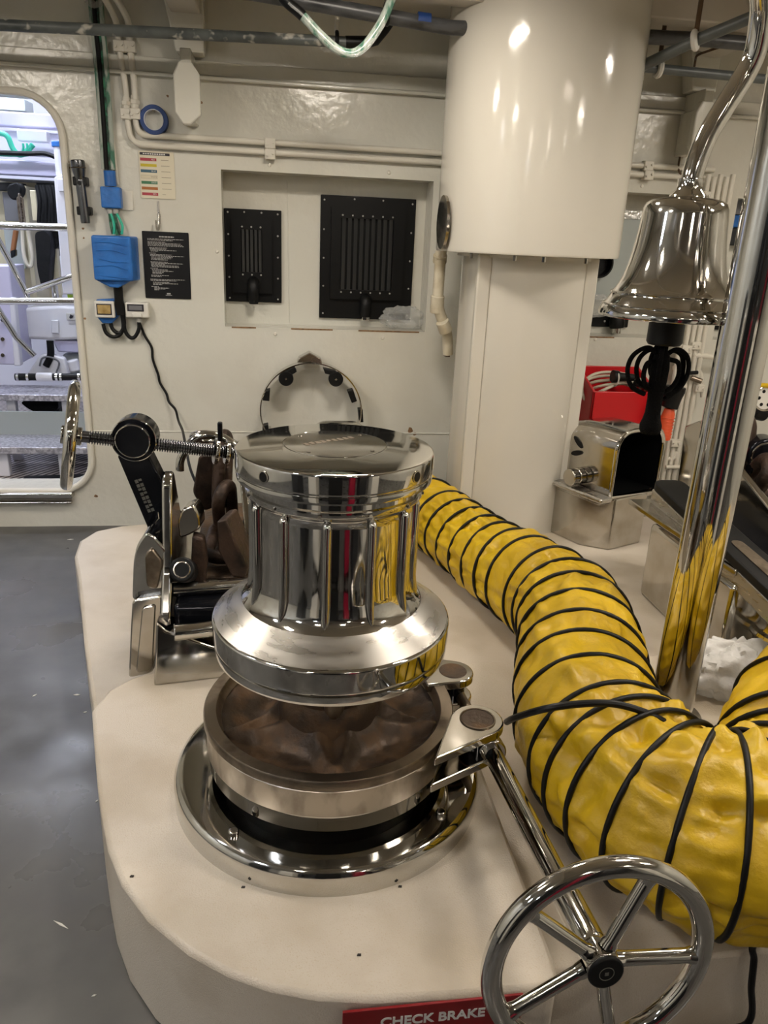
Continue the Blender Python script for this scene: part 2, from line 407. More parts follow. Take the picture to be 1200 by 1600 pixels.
# ================================================================ FOUNDATION (plinth)
ZR, ZF, ZPAD = .20, .225, .27
left = [Zp(*q, ZR) for q in ((131, 1000), (122, 900), (116, 868), (124, 845), (150, 829), (190, 821), (225, 818))]
rear = [(-.35, 1.85, ZR)] + [tuple(Zp(146, 1110, ZR))] + [tuple(q) for q in left] + [(.2, 3.42, ZR), (3.4, 3.42, ZR), (3.4, 1.85, ZR)]
fnd = thing('winch_foundation', 'cream painted steel foundation carrying the capstan and the hose', 'plinth', (.5, 2, 0))
obj('rear_deck', G().prism(rear, (0, 0, -ZR)), 'plinth_paint', fnd, bevel=.012, smooth=40)
obj('front_step', G().prism([(.2, .972, ZF), (.49, .972, ZF), (3.4, .972, ZF), (3.4, 2.05, ZF), (.2, 2.05, ZF)], (0, 0, -ZF)), 'plinth_paint', fnd, bevel=.008)
pad = [(-.341, 1.985), (-.40, 1.955), (-.452, 1.895), (-.475, 1.80), (-.438, 1.65), (-.40, 1.5), (-.368, 1.39), (-.340, 1.304), (-.297, 1.21), (-.235, 1.122), (-.155, 1.043), (-.084, .993),
       (-.012, .957), (.068, .932), (.16, .918), (.30, .911), (.46, .909), (.488, .925), (.492, .97), (.498, 1.5), (.498, 1.95), (.47, 1.985)]
obj('capstan_pad', G().prism([(a, b, ZPAD) for a, b in pad], (0, 0, -ZPAD)), 'plinth_paint', fnd, bevel=.01, smooth=40)
# red notice on the front of the pad
t = thing('warning_sign', 'dark red CHECK BRAKE sign on front edge of the cream plinth', 'sign', (.255, .905, .12))
obj('plate', G().box((.108, .9035, .12), (.418, .9085, .2645)), 'sign_red', t, bevel=.001)
text('lettering', 'CHECK BRAKE', .0275, (.262, .9025, .2335), X, Z, 'print_white', t, bold=.0006)

# ================================================================ COLUMN, DRAIN
cx, cy = 1.105, 3.425
t = thing('support_column', 'glossy white round column with a wider upper casing', 'column', (cx, cy, ZR))
up = obj('upper_casing', G().lathe([(0, CEIL - .005), (.395, CEIL - .005), (.395, 1.437), (.392, 1.428), (.36, 1.424), (0, 1.424)], (cx, cy, 0), 96), 'column_paint', t)
lowp = [(.268 * math.copysign(abs(math.cos(a)) ** .72, math.cos(a)), .25 * math.copysign(abs(math.sin(a)) ** .72, math.sin(a))) for a in [2 * PI * i / 64 for i in range(64)]]
obj('lower_shaft', G().prism([(cx + a, cy + b, ZR) for a, b in lowp], (0, 0, 1.424 - ZR)), 'column_paint', t, smooth=50)
obj('corner_strip', G().box((cx - .262, cy - .205, ZR), (cx - .205, cy - .17, 1.424)), 'column_paint', t, bevel=.006)
obj('corner_strip', G().box((cx + .205, cy - .2, ZR), (cx + .262, cy - .17, 1.424)), 'column_paint', t, bevel=.006)
obj('collar', G().lathe([(.30, 1.412), (.30, 1.426), (0, 1.426), (0, 1.412)], (cx, cy, 0), 64, closed=False), 'column_paint', t)
for a in (-150, -115, -95, -60):
    a = math.radians(a); obj('bolt', G().cyl((cx + .33 * math.cos(a), cy + .33 * math.sin(a), 1.405), (cx + .33 * math.cos(a), cy + .33 * math.sin(a), 1.425), .008, n=8), 'polished_steel', t)
hp = Vector((cx - .393, cy - .10, 1.54)); e1 = Vector((-.16, .987, 0)).normalized()
obj('inspection_plate', G().prism([hp + e1 * .06 * math.cos(a) + Z * .105 * math.sin(a) for a in [2 * PI * i / 24 for i in range(24)]], (-.012, 0, 0)), 'polished_steel', t)

t = thing('drain_pipe', 'cream plastic drain pipe bending down beside the white column', 'pipe', P(697, 552, 3.6))
pts = fillet([P(689, 392, 3.62), P(683, 478, 3.62), P(699, 520, 3.66), P(700, 553, 3.68)], .05)
obj('pipe', G().tube(pts, .026, 16), 'pvc', t)
for (a, b), (c, d) in (((688, 398), (687, 410)), ((684, 462), (682, 488)), ((691, 502), (697, 518))):
    obj('socket', G().cyl(P(a, b, 3.62), P(c, d, 3.635), .032, n=18), 'pvc', t, bevel=.003)
obj('bracket', G().box(P(694, 545, 3.70), P(703, 558, 3.66)), 'rust', t)

# ================================================================ ANCHOR WINDLASS (capstan over chain wheel)
AX, AY = .124, 1.484
AC = Vector((AX, AY, 0))
def apt(r, deg, z):
    """point round the windlass axis; 0 deg faces the camera, positive to the right"""
    a = math.atan2(-AY, -AX) + math.radians(deg); return Vector((AX + r * math.cos(a), AY + r * math.sin(a), z))
t = thing('anchor_windlass', 'chrome capstan on a rusty chain wheel, in front of the chain stopper', 'capstan', (AX, AY, ZPAD))
obj('base_flange', G().lathe([(0, ZPAD), (.349, ZPAD), (.349, .30), (.3485, .312), (.344, .322), (.337, .327), (.325, .3265), (.25, .320), (.22, .320), (0, .32)], AC, 128), 'chrome', t)
obj('spindle_gap', G().lathe([(.225, .31), (.225, .36), (0, .36)], AC, 64), 'black_paint', t)
for d in (-38, 52, 142):
    obj('foot_bolt', G().cyl(apt(.305, d, .318), apt(.305, d, .335), .011, n=12), 'polished_steel', t, bevel=.003)
dr = obj('brake_drum', G().lathe([(.22, .352), (.262, .350), (.270, .356), (.271, .385), (.271, .392)], AC, 128), 'chrome', t)
obj('brake_band', G().lathe([(.271, .3925), (.2735, .394), (.2735, .452), (.271, .455), (.262, .455)], AC, 128), 'band_steel', t)
obj('drum_rim', G().lathe([(.262, .457), (.276, .457), (.279, .461), (.279, .476), (.276, .481), (.252, .481), (.249, .478), (.246, .468), (.24, .46)], AC, 128), 'dirty_steel', t)
# rusty chain wheel: dished disc with scalloped pockets
n, k = 160, 26; g = G(); vs, fs = [], []
TH0 = math.atan2(-AY, -AX) + math.radians(4)
for i in range(k + 1):
    r = .06 + (.248 - .06) * i / k
    for j in range(n):
        a = 2 * PI * j / n; d = abs(math.sin(2.5 * (a - TH0))); cusp = (1 - d) ** 1.6
        edge = .125 + .115 * cusp
        q = (edge - r) / .022; st = 1 / (1 + math.exp(-max(-20, min(20, q * 2.2))))
        z = .4605 - .032 * math.sin(PI * min(1, (r - .06) / .19)) + .05 * st * (1 - .55 * cusp) + .004 * noise.noise(Vector((r * math.cos(a) * 40, r * math.sin(a) * 40, 3)))
        vs.append(AC + Vector((r * math.cos(a), r * math.sin(a), z)))
for i in range(k):
    for j in range(n): fs.append((i * n + j, i * n + (j + 1) % n, (i + 1) * n + (j + 1) % n, (i + 1) * n + j))
g.add(vs, fs); obj('chain_wheel', g, 'rust', t, smooth=60)
obj('centre_shaft', G().lathe([(.12, .44), (.115, .50), (.10, .52), (.10, .66), (0, .66)], AC, 48), 'rust', t)
obj('chain_stripper', G().lathe([(0, .555), (.012, .560), (.020, .575), (.022, .60), (.022, .64), (0, .64)], apt(.175, 3, 0), 20), 'dirty_steel', t)
drum = obj('capstan_drum', G().lathe([(0, .628), (.243, .628), (.249, .632), (.2515, .640), (.2515, .6515), (.247, .653), (.247, .6565), (.2523, .658), (.2535, .664), (.2535, .703), (.2525, .7065), (.2495, .7090),
    (.226, .7235), (.206, .7365), (.190, .7480), (.1795, .7590), (.1725, .7710), (.1682, .786), (.1655, .80), (.1645, .84), (.1645, .955), (.166, .97), (.172, .978), (.178, .982), (.180, .986), (.180, .995), (.176, .998), (.176, 1.012), (0, 1.012)], AC, 128), 'chrome', t)
obj('skirt_face', G().lathe([(.2485, .7104), (.226, .7243), (.206, .7373), (.1905, .7487)], AC, 128), 'satin_steel', drum, smooth=60)
# vertical whelps
for i in range(12):
    d = -4 + 30 * i; A = apt(1, d, 0) - AC; A.normalize(); S = A.cross(Z); g = G(); prof = []
    for z, w_, h in ((.972, .003, .001), (.968, .0075, .010), (.960, .0095, .0125), (.90, .0095, .0125), (.80, .0098, .0130), (.772, .0095, .0165), (.757, .0075, .0175), (.744, .0015, .0125)):
        rr = .1640
        prof.append([AC + A * (rr - .006) + S * w_ + Z * z] + [AC + A * (rr + h * math.sin(b)) + S * w_ * math.cos(b) + Z * z for b in [PI * q / 8 for q in range(9)]] + [AC + A * (rr - .006) - S * w_ + Z * z])
    m = len(prof[0]); vs = [q for row in prof for q in row]
    fs = [(r * m + c, r * m + c + 1, (r + 1) * m + c + 1, (r + 1) * m + c) for r in range(len(prof) - 1) for c in range(m - 1)] + [tuple(range(m)), tuple((len(prof) - 1) * m + q for q in range(m))]
    obj('whelp', g.add(vs, fs), 'chrome', drum, smooth=50)
    obj('set_screw', G().cyl(apt(.174, d - 4, .9875), apt(.183, d - 4, .9875), .0035, n=10), 'polished_steel', drum)
cap = obj('top_cap', G().lathe([(.175, 1.012), (.190, 1.0125), (.1965, 1.016), (.1975, 1.022), (.1965, 1.0285), (.1945, 1.0295), (.1945, 1.032), (.198, 1.033), (.1994, 1.037), (.1994, 1.067), (.1975, 1.0715), (.193, 1.0735), (.15, 1.0765), (.105, 1.079), (.1045, 1.0778), (.1025, 1.0778), (.102, 1.0795), (0, 1.0808)], AC, 128), 'chrome', t)
for d in (-40, 50, 140, 230):
    h = obj('bar_socket', G().lathe([(.0118, .0), (.0118, .0016), (.0095, .0018), (.0092, .0008), (0, .0006)], apt(.1990, d, 1.053), 28, axis=apt(1, d, 0) - AC), 'polished_steel', cap)
    obj('socket_bore', G().lathe([(0, .0022), (.0093, .0022), (.0093, 0)], apt(.1990, d, 1.053), 24, axis=apt(1, d, 0) - AC), 'black_paint', h)
for d, r in ((-35, .088), (55, .088), (145, .088), (235, .088)):
    obj('cap_screw', G().lathe([(0, .0012), (.004, .0012), (.0045, 0)], apt(r, d, 1.0797), 12), 'polished_steel', cap)
# engraved, illegible maker's mark: two slanted rules and a row of strokes
u_ = Vector((.86, .5, 0)).normalized(); v_ = Vector((-.5, .86, 0)).normalized(); c0 = Vector((AX, AY, 1.0803)); g = G()
for i in range(9):
    a = c0 + u_ * (-.06 + .0135 * i) + v_ * .012; g.prism([a, a + u_ * .009, a + u_ * .009 + v_ * .016, a + v_ * .016], (0, 0, .0003))
obj('engraving', g, 'dirty_steel', cap, smooth=0)

# brake lugs
def lug(pin, zt, foot, back, th, nm='brake_lug', r=.057, m='polished_steel'):
    pin, foot, back = Vector((pin[0], pin[1], 0)), Vector((foot[0], foot[1], 0)), Vector((back[0], back[1], 0))
    a_f = math.atan2(foot.y - pin.y, foot.x - pin.x); a_b = math.atan2(back.y - pin.y, back.x - pin.x)
    df, db = (foot - pin).length, (back - pin).length
    s = a_f + math.acos(min(1, r / df)) ; e = a_b - math.acos(min(1, r / db))
    while e < s: e += 2 * PI
    poly = [foot] + [pin + Vector((r * math.cos(s + (e - s) * i / 16), r * math.sin(s + (e - s) * i / 16), 0)) for i in range(17)] + [back]
    return obj(nm, G().prism([q + Z * zt for q in poly], (0, 0, -th)), m, t, bevel=.004)
p1, p2 = (.440, 1.378), (.430, 1.578)
L1 = lug(p1, .487, (.318, 1.252), (.385, 1.40), .022)
obj('lug_pin', G().cyl((*p1, .462), (*p1, .4885), .036, n=40), 'rust', L1, bevel=.002)
obj('lug_ring', G().torus((*p1, .4885), Z, .0375, .002, 40, 8), 'dirty_steel', L1)
L2 = lug(p1, .425, (.312, 1.247), (.385, 1.40), .022)
L3 = lug(p2, .487, (.355, 1.52), (.34, 1.66), .022, r=.05)
obj('lug_pin', G().cyl((*p2, .462), (*p2, .4885), .034, n=40), 'rust', L3, bevel=.002)
L4 = lug(p2, .425, (.355, 1.52), (.34, 1.66), .022, r=.05)
obj('lug_barrel', G().cyl((*p1, .404), (*p1, .466), .034, n=32), 'black_steel', t)
obj('lug_barrel', G().cyl((*p2, .404), (*p2, .466), .032, n=32), 'black_steel', t)

# brake spindle with the big handwheel
CAPC = Zp(948, 1522, .455); HUB = CAPC - (CAPC - Vector((.470, 1.36, .420))).normalized() * .026; S0 = Vector((.462, 1.60, .432)); S1 = Vector((.470, 1.36, .420))
S0 = Vector((.440, 1.62, .432))
ax = (HUB - S1).normalized()
t = thing('brake_handwheel', 'large chrome five-spoked handwheel with its long shaft in the foreground', 'handwheel', (.47, 1.0, .30))
obj('rear_screw', G().cyl(S1, S0, .013, n=20), 'dirty_steel', t)
obj('shaft', G().tube([S1, S1 + ax * .02, HUB - ax * .12, HUB - ax * .02], [.024, .021, .021, .021], 28), 'chrome', t)
obj('shaft_sleeve', G().tube([HUB - ax * .125, HUB - ax * .12, HUB - ax * .03, HUB - ax * .02], [.021, .0245, .0245, .022], 28), 'chrome', t)
obj('shaft_collar', G().cyl(S1 - ax * .012, S1 + ax * .018, .032, n=32), 'polished_steel', t, bevel=.004)
RW = .170
e1 = Z.cross(ax).normalized(); e2 = ax.cross(e1).normalized()
obj('rim', G().torus(HUB, ax, RW, .0165, 96, 20), 'chrome', t, smooth=60)
hub = obj('hub', G().tube([HUB - ax * .022, HUB - ax * .018, HUB + ax * .014, HUB + ax * .020], [.026, .030, .030, .027], 6), 'chrome', t, bevel=.003)
obj('hub_cap', G().cyl(HUB + ax * .019, HUB + ax * .026, .0285, n=40), 'black_rubber', hub, bevel=.003)
obj('cap_emblem', G().torus(HUB + ax * .0262, ax, .0115, .0006, 32, 6), 'engrave', hub)
obj('emblem_mark', G().prism([HUB + ax * .0262 + e1 * a + e2 * b for a, b in ((-.003, -.003), (.003, -.003), (.003, .003), (-.003, .003))], ax * .0004), 'engrave', hub)
for deg in (-5, 67, 139, 211, 283):
    d = e1 * math.cos(math.radians(deg)) + e2 * math.sin(math.radians(deg))
    sp = obj('spoke', G().tube([HUB + d * .026, HUB + d * .034, HUB + d * .040, HUB + d * (RW - .024), HUB + d * (RW - .019), HUB + d * (RW - .012)], [.0135, .0125, .0112, .0112, .0122, .0135], 16), 'chrome', t, smooth=50)

# ================================================================ CHAIN STOPPER (left, behind the capstan)
t = thing('chain_stopper', 'chrome chain stopper with black lever and small handwheel, left of the capstan', 'chain stopper', (-.2, 2.2, ZR))
def pp(lst, Yp): return [P(x, y, Yp) for x, y in lst]
# bed: front wedge plate, bed box, rollers
obj('bed', G().box((-.315, 2.02, .19), (-.02, 2.85, .40)), 'polished_steel', t, bevel=.008)
fp = [(-.332, 1.905, ZPAD), (-.06, 1.945, ZPAD), (-.06, 1.965, .335), (-.155, 1.955, .352), (-.295, 1.935, .425), (-.318, 1.93, .455)]
obj('front_plate', G().prism(fp, (0, .10, 0)), 'polished_steel', t, bevel=.006)
obj('front_roller', G().cyl((-.275, 1.945, .415), (-.03, 1.985, .415), .024, n=24), 'chrome', t, bevel=.003)
obj('roller_bed', G().box((-.28, 1.99, .40), (-.03, 2.10, .475)), 'black_steel', t, bevel=.015)
obj('cross_bar', G().cyl((-.285, 2.06, .49), (-.03, 2.09, .49), .022, n=24), 'chrome', t)
# left leg: frame with recessed panel, flank above
leg = [(206, 938), (254, 930), (252, 1000), (238, 1052), (200, 1060), (203, 990)]
Lg = obj('leg', G().prism(round_poly(pp(leg, 2.03), .015), (.01, .05, 0)), 'polished_steel', t, bevel=.006)
obj('leg_panel', G().prism(round_poly(pp([(222, 950), (243, 946), (238, 1046), (212, 1054)], 2.022), .012), (0, .014, 0)), 'polished_steel', Lg, bevel=.003)
fl = [(206, 940), (208, 878), (214, 850), (228, 832), (240, 838), (262, 862), (257, 900), (254, 932)]
F = obj('flank', G().prism(round_poly(pp(fl, 2.06), .02), (.02, .30, .0)), 'chrome', t, bevel=.012, seg=3)
obj('flank_hollow', G().prism(round_poly(pp([(226, 868), (236, 856), (255, 880), (246, 922), (229, 918)], 2.05), .015), (0, .03, 0)), 'dirty_steel', F, bevel=.004)
# tall cheek plates either side of the chain
ch = [(1.96, .27), (1.98, .44), (2.05, .56), (2.10, .80), (2.125, .825), (2.16, .82), (2.30, .64), (2.62, .52), (2.80, .40), (2.80, .24)]
obj('cheek_plate', G().prism(round_poly([(-.318 + (z - .27) * .02, y, z) for y, z in ch], .02), (.028, 0, 0)), 'chrome', t, bevel=.007, seg=3)
ch2 = [(2.10, .30), (2.14, .50), (2.34, .79), (2.37, .80), (2.40, .78), (2.62, .52), (2.80, .42), (2.80, .24)]
obj('cheek_plate', G().prism(round_poly([(-.085 - (z - .6) * .12, y, z) for y, z in ch2], .015), (.024, 0, 0)), 'polished_steel', t, bevel=.005)
# black lever arm with its round boss
arm = [(182, 712), (230, 708), (262, 772), (262, 858), (248, 868)]
A = obj('lever_arm', G().prism(pp(arm, 2.19), (.012, .045, 0)), 'black_steel', t, bevel=.006)
bc = P(207, 690, 2.17)
obj('lever_boss', G().lathe([(0, 0), (.046, 0), (.049, .004), (.050, .012), (.060, .014), (.063, .020), (.063, .085), (.058, .092), (0, .092)], bc, 64, axis=(.02, 1, 0)), 'black_steel', A)
obj('boss_rim', G().torus(bc, (.02, 1, 0), .047, .0018, 48, 8), 'chrome', A)
obj('boss_ring', G().torus(bc + Vector((0, .018, 0)), (.02, 1, 0), .0605, .003, 48, 8), 'chrome', A)
g = G(); d = (P(244, 800, 2.187) - P(222, 748, 2.187)); L = d.length; d.normalize(); sd = d.cross(Y_).normalized()
for r_ in (0, 1):
    for i in range(8):
        a = P(222, 747, 2.188) + d * (L * i / 8) - sd * (.003 + .011 * r_); wd = L / 8 * (.75 if (i + r_) % 3 else .5)
        g.prism([a, a + d * wd, a + d * wd - sd * .009, a - sd * .009], (0, -.0006, 0))
obj('engraved_name', g, 'engrave', A, smooth=0)
obj('grease_smear', G().tube([P(247, 800, 2.187), P(249, 815, 2.187), P(250, 824, 2.187), P(254, 829, 2.187)], [.001, .002, .007, .003], 8, flat=.3), 'cream_cable', A)
# threaded spindle and its handwheel
sa, sb = P(110, 680, 2.17), P(368, 708, 2.265); sx = (sb - sa).normalized()
pts, rs = [], []
n = 260; L = (sb - sa).length
for i in range(n + 1):
    q = i / n; pts.append(sa + sx * L * q); s_ = L * q
    rs.append(.0165 if s_ < .05 else (.0165 + (.0032 if i % 4 < 2 else -.0028)))
SP = obj('spindle', G().tube(pts, rs, 16), 'gunmetal', t, smooth=70)
for k, rr in ((-.058, .040), (-.026, .036)):
    obj('spindle_collar', G().cyl(sb + sx * (k - .006), sb + sx * (k + .006), rr, n=36), 'polished_steel', SP, bevel=.003)
obj('collar_lug', G().box(P(340, 658, 2.22), P(348, 690, 2.20)), 'black_steel', SP, bevel=.004)
hub = sa; wn = sx
WH = obj('wheel_rim', G().torus(hub, wn, .137, .0165, 80, 18), 'chrome', t, smooth=60)
obj('wheel_hub', G().cyl(hub - wn * .025, hub + wn * .03, .026, n=28), 'polished_steel', WH, bevel=.003)
w1 = wn.orthogonal().normalized(); w2 = wn.cross(w1)
for i in range(5):
    a = 2 * PI * i / 5 + .3; d = w1 * math.cos(a) + w2 * math.sin(a)
    obj('wheel_spoke', G().tube([hub + d * .02, hub + d * .13], .009, 12), 'chrome', WH)
# chrome hoop over the chain
hc = P(335, 712, 2.45)
hp_ = [P(x, y, 2.45) for x, y in ((281, 735), (283, 716), (300, 690), (320, 680), (345, 683), (372, 700), (386, 728), (388, 790))]
obj('guide_hoop', G().tube(spline(hp_, 8), .014, 16), 'chrome', t)
obj('hoop_ring', G().torus(P(322, 683, 2.50), (0, .5, .8), .045, .009, 40, 12), 'polished_steel', t)
# pawl, stops, nut
obj('pawl_head', G().prism(round_poly(pp([(284, 796), (303, 789), (311, 806), (313, 826), (297, 836), (280, 842), (277, 815)], 2.10), .012), (.01, .07, 0)), 'polished_steel', t, bevel=.008)
obj('pawl', G().prism(pp([(300, 838), (318, 842), (324, 880), (320, 924), (299, 924), (298, 880)], 2.08), (0, .05, 0)), 'rust_chain', t, bevel=.008)
obj('stop_block', G().prism(pp([(338, 815), (352, 812), (386, 888), (382, 904), (362, 902), (340, 860)], 2.10), (.03, .10, 0)), 'rust_chain', t, bevel=.006)
NUT = obj('pivot_nut', G().cyl(P(284, 890, 2.03), P(292, 892, 2.10), .036, n=32), 'black_paint', t, bevel=.005)
obj('nut_ring', G().torus(P(284, 890, 2.03), P(290, 892, 2.10) - P(284, 890, 2.03), .022, .0025, 32, 8), 'polished_steel', NUT)
obj('chain_tray', G().box((-.25, 2.13, .40), (-.06, 2.80, .50)), 'rust', t, bevel=.01)
obj('side_block', G().prism(pp([(376, 902), (388, 880), (396, 890), (396, 940), (384, 930)], 2.25), (.0, .06, 0)), 'chrome', t, bevel=.006)

def link_path(c, along, across, ll, ww, n=36):
    c = Vector(c); a = Vector(along).normalized(); b = Vector(across).normalized(); h = ll / 2 - ww / 2; out = []
    for i in range(n):
        q = 2 * PI * i / n; out.append(c + a * (math.copysign(h, math.cos(q)) + ww / 2 * math.cos(q)) + b * ww / 2 * math.sin(q))
    return out
# chain: rusty links lying between the cheeks
t = thing('anchor_chain', 'rusty brown anchor chain between the cheeks of the left stopper', 'chain', (-.17, 2.5, .50))
for i, (c, al, ac) in enumerate((((-.165, 2.50, .72), (.05, .25, .95), (.2, .95, 0)), ((-.155, 2.42, .60), (0, -.5, .85), (.35, .9, 0.3)), ((-.145, 2.30, .545), (.1, 1, .10), (1, 0, 0)))):
    obj('chain_link', G().tube(link_path(c, al, ac, .225, .10), .021, 14, closed=True), 'rust_chain', t, smooth=60)
obj('chain_link', G().prism(round_poly(pp([(310, 712), (341, 706), (346, 760), (343, 790), (318, 800), (300, 770)], 2.47), .015), (.01, .06, 0)), 'rust_chain', t, bevel=.012, seg=3)

# ================================================================ CHAIN PIPE HOODS
def hood(name, label, x0, x1, y0, y1, zb, zt, z0=ZR, grp=None):
    """polished sheet hood with an arched dark mouth facing the camera, on a tapered base"""
    t = thing(name, label, 'hood', ((x0 + x1) / 2, (y0 + y1) / 2, z0), grp)
    cxm = (x0 + x1) / 2; hw = (x1 - x0) / 2
    def arch(hw, b, tp, y, sk=0):
        r = hw * .55; pts = [(cxm - hw, y, b)]
        for i in range(9): a = PI - PI / 2 * i / 8; pts.append((cxm - hw + r + r * math.cos(a) + sk, y, tp - r + r * math.sin(a)))
        for i in range(9): a = PI / 2 - PI / 2 * i / 8; pts.append((cxm + hw - r + r * math.cos(a) + sk, y, tp - r + r * math.sin(a)))
        return pts + [(cxm + hw, y, b)]
    dp = y1 - y0; secs = [arch(hw * (1 - .0 * k), zb, zt - d_, y0 + dp * k) for k, d_ in ((0, 0), (.3, 0), (.55, .004), (.72, .022), (.85, .055), (.94, .10), (1, .17))]; A = secs[0]
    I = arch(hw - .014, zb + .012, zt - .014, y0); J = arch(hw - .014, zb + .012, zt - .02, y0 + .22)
    n = len(A); g = G()
    g.add([q for s_ in secs for q in s_], [(r * n + i, r * n + i + 1, (r + 1) * n + i + 1, (r + 1) * n + i) for r in range(len(secs) - 1) for i in range(n - 1)] + [tuple(range((len(secs) - 1) * n, len(secs) * n))])
    obj('shell', g, 'polished_steel', t, smooth=50)
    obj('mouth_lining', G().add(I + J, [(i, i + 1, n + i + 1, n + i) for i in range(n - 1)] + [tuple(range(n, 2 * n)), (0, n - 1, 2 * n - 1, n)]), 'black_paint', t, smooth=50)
    obj('mouth_rim', G().tube([Vector(q) for q in A] , .010, 10, closed=True), 'chrome', t)
    obj('base', G().prism([(x0 - .05, y1, z0), (x0 - .045, y0 + .10, z0), (x0 + .03, y0 - .01, z0), (x1 - .06, y0 - .01, z0), (x1, y0 + .05, z0), (x1, y1, z0)], (0, 0, zb - z0 - .004)), 'polished_steel', t, bevel=.008)
    obj('shelf', G().box((x0 - .05, y0 + .01, zb - .03), (x1 + .045, y1 - .1, zb - .002)), 'polished_steel', t, bevel=.006)
    # hinge lever along the left side
    hb = Vector((x0 - .045, y0 + .19, zb + .07))
    lv = obj('latch_lever', G().box((x0 - .075, y0 - .02, zb - .012), (x0 - .005, y1 + .05, zb + .012), Matrix.Rotation(.0, 3, 'X'), hb), 'satin_steel', t, bevel=.008)
    for k in (0, 1): obj('latch_barrel', G().cyl((x0 - .075 + .04 * k, y0 + .18, zb + .055), (x0 - .042 + .04 * k, y0 + .18, zb + .055), .038, n=28), 'polished_steel', lv, bevel=.004)
    for k in (0, 1):
        c = Vector((x0 - .004, y0 + .22, zt - .095 - .05 * k)); dd = Vector((0, .8, .6 if k == 0 else -.25)).normalized(); up_ = Vector((0, -dd.z, dd.y))
        obj('vent_slot', G().prism([c + dd * .035 * math.cos(a) + up_ * .012 * math.sin(a) for a in [2 * PI * i / 16 for i in range(16)]], (.006, 0, 0)), 'black_paint', t)
    return t
hood('chain_pipe_hood', 'mailbox-shaped polished steel hood with a dark mouth, below the bell rope', 1.345, 1.64, 3.02, 3.46, .445, .74).rotation_euler = (0, 0, math.radians(24))
hood('chain_pipe_hood', 'polished steel hood peeking out behind the capstan top', .16, .40, 3.0, 3.33, .42, .735)

# ================================================================ YELLOW HOSE
ctl = [(.47, 3.62, .150), (.555, 3.43, .150), (.65, 3.18, .145), (.735, 2.88, .143), (.805, 2.60, .146), (.875, 2.33, .160), (.922, 2.10, .172), (.872, 1.87, .170), (.80, 1.65, .172), (.742, 1.46, .176), (.735, 1.285, .182), (.782, 1.14, .187), (.885, 1.068, .190), (1.0, 1.085, .192), (1.10, 1.17, .192), (1.19, 1.285, .192), (1.30, 1.385, .190), (1.44, 1.465, .190), (1.62, 1.52, .185)]
ctl_r = [c[2] for c in ctl]
ctl = [(c[0], c[1], (ZF if c[1] < 2.05 else ZR) + c[2] + .006 + max(0, c[0] - 1.15) * .30) for c in ctl]
rad = [ctl_r[i] + (ctl_r[min(i + 1, len(ctl) - 1)] - ctl_r[i]) * j / 24 for i in range(len(ctl) - 1) for j in range(24)] + [ctl_r[-1]]
path = spline(ctl, 24)
cum = [0]
for i in range(1, len(path)): cum.append(cum[-1] + (path[i] - path[i - 1]).length)
LEN = cum[-1]
def at_s(s):
    for i in range(1, len(cum)):
        if cum[i] >= s: k = (s - cum[i - 1]) / max(1e-9, cum[i] - cum[i - 1]); return path[i - 1].lerp(path[i], k)
    return path[-1]
def rad_s(s):
    for i in range(1, len(cum)):
        if cum[i] >= s: return rad[i]
    return rad[-1]
hoops = []; s_ = .06
while s_ < LEN - .02:
    hoops.append(s_); f = s_ / LEN
    c_ = at_s(s_); s_ += .165 if c_.y > 2.95 else (.105 if c_.y > 2.35 else (.13 if c_.y > 1.45 else (.060 if c_.x < .90 else (.10 if c_.x < 1.1 else .15))))
N = 900; NR = 160
Ts = []
cen = [at_s(LEN * i / N) for i in range(N + 1)]
for i in range(N + 1): Ts.append((cen[min(i + 3, N)] - cen[max(i - 3, 0)]).normalized())
vs = []; frames = []
for i in range(N + 1):
    s = LEN * i / N; prev = max([h for h in hoops if h <= s], default=0); nxt = min([h for h in hoops if h > s], default=LEN)
    q = (s - prev) / max(1e-6, nxt - prev); gap = nxt - prev; sag = math.sin(PI * q)
    side = Ts[i].cross(Z).normalized(); upv = side.cross(Ts[i]).normalized(); frames.append((side, upv))
    R0 = rad_s(s)
    kap = (Ts[min(i + 8, N)] - Ts[max(i - 8, 0)])                        # points to the inside of a bend
    for j in range(NR):
        a = 2 * PI * j / NR; dirn = side * math.cos(a) + upv * math.sin(a)
        inner = max(0, dirn.dot(kap)) * 2.2
        pnt = cen[i] + dirn * R0
        wr = noise.noise(Vector((math.cos(a) * 3.1, math.sin(a) * 3.1, s * 5.0))) * .020 + noise.noise(pnt * 22) * .010
        fold = math.sin(a * 19 + 7 * noise.noise(Vector((s * 7, math.cos(a) * 1.5, math.sin(a) * 1.5)))) * .0035 + (.35 - abs(noise.noise(Vector((math.cos(a) * 2.4 + s * 3, math.sin(a) * 2.4, s * 8)))) * 2) * .009
        amp = sag ** .6 * (.7 + 1.3 * min(1.2, inner + (.12 - min(gap, .12)) * 10))
        r = R0 * (1 - sag * (.018 + .05 * min(1, inner))) + (wr + fold) * amp
        if dirn.z < -.9: r = min(r, R0 * .995)
        vs.append(cen[i] + dirn * r)
fs = [(i * NR + j, i * NR + (j + 1) % NR, (i + 1) * NR + (j + 1) % NR, (i + 1) * NR + j) for i in range(N) for j in range(NR)]
t = thing('ventilation_hose', 'fat yellow ventilation hose with black spiral hoops, snaking over the plinth', 'hose', (.9, 2.0, ZF))
SK = obj('hose_skin', G().add(vs, fs), 'hose_yellow', t, smooth=70)
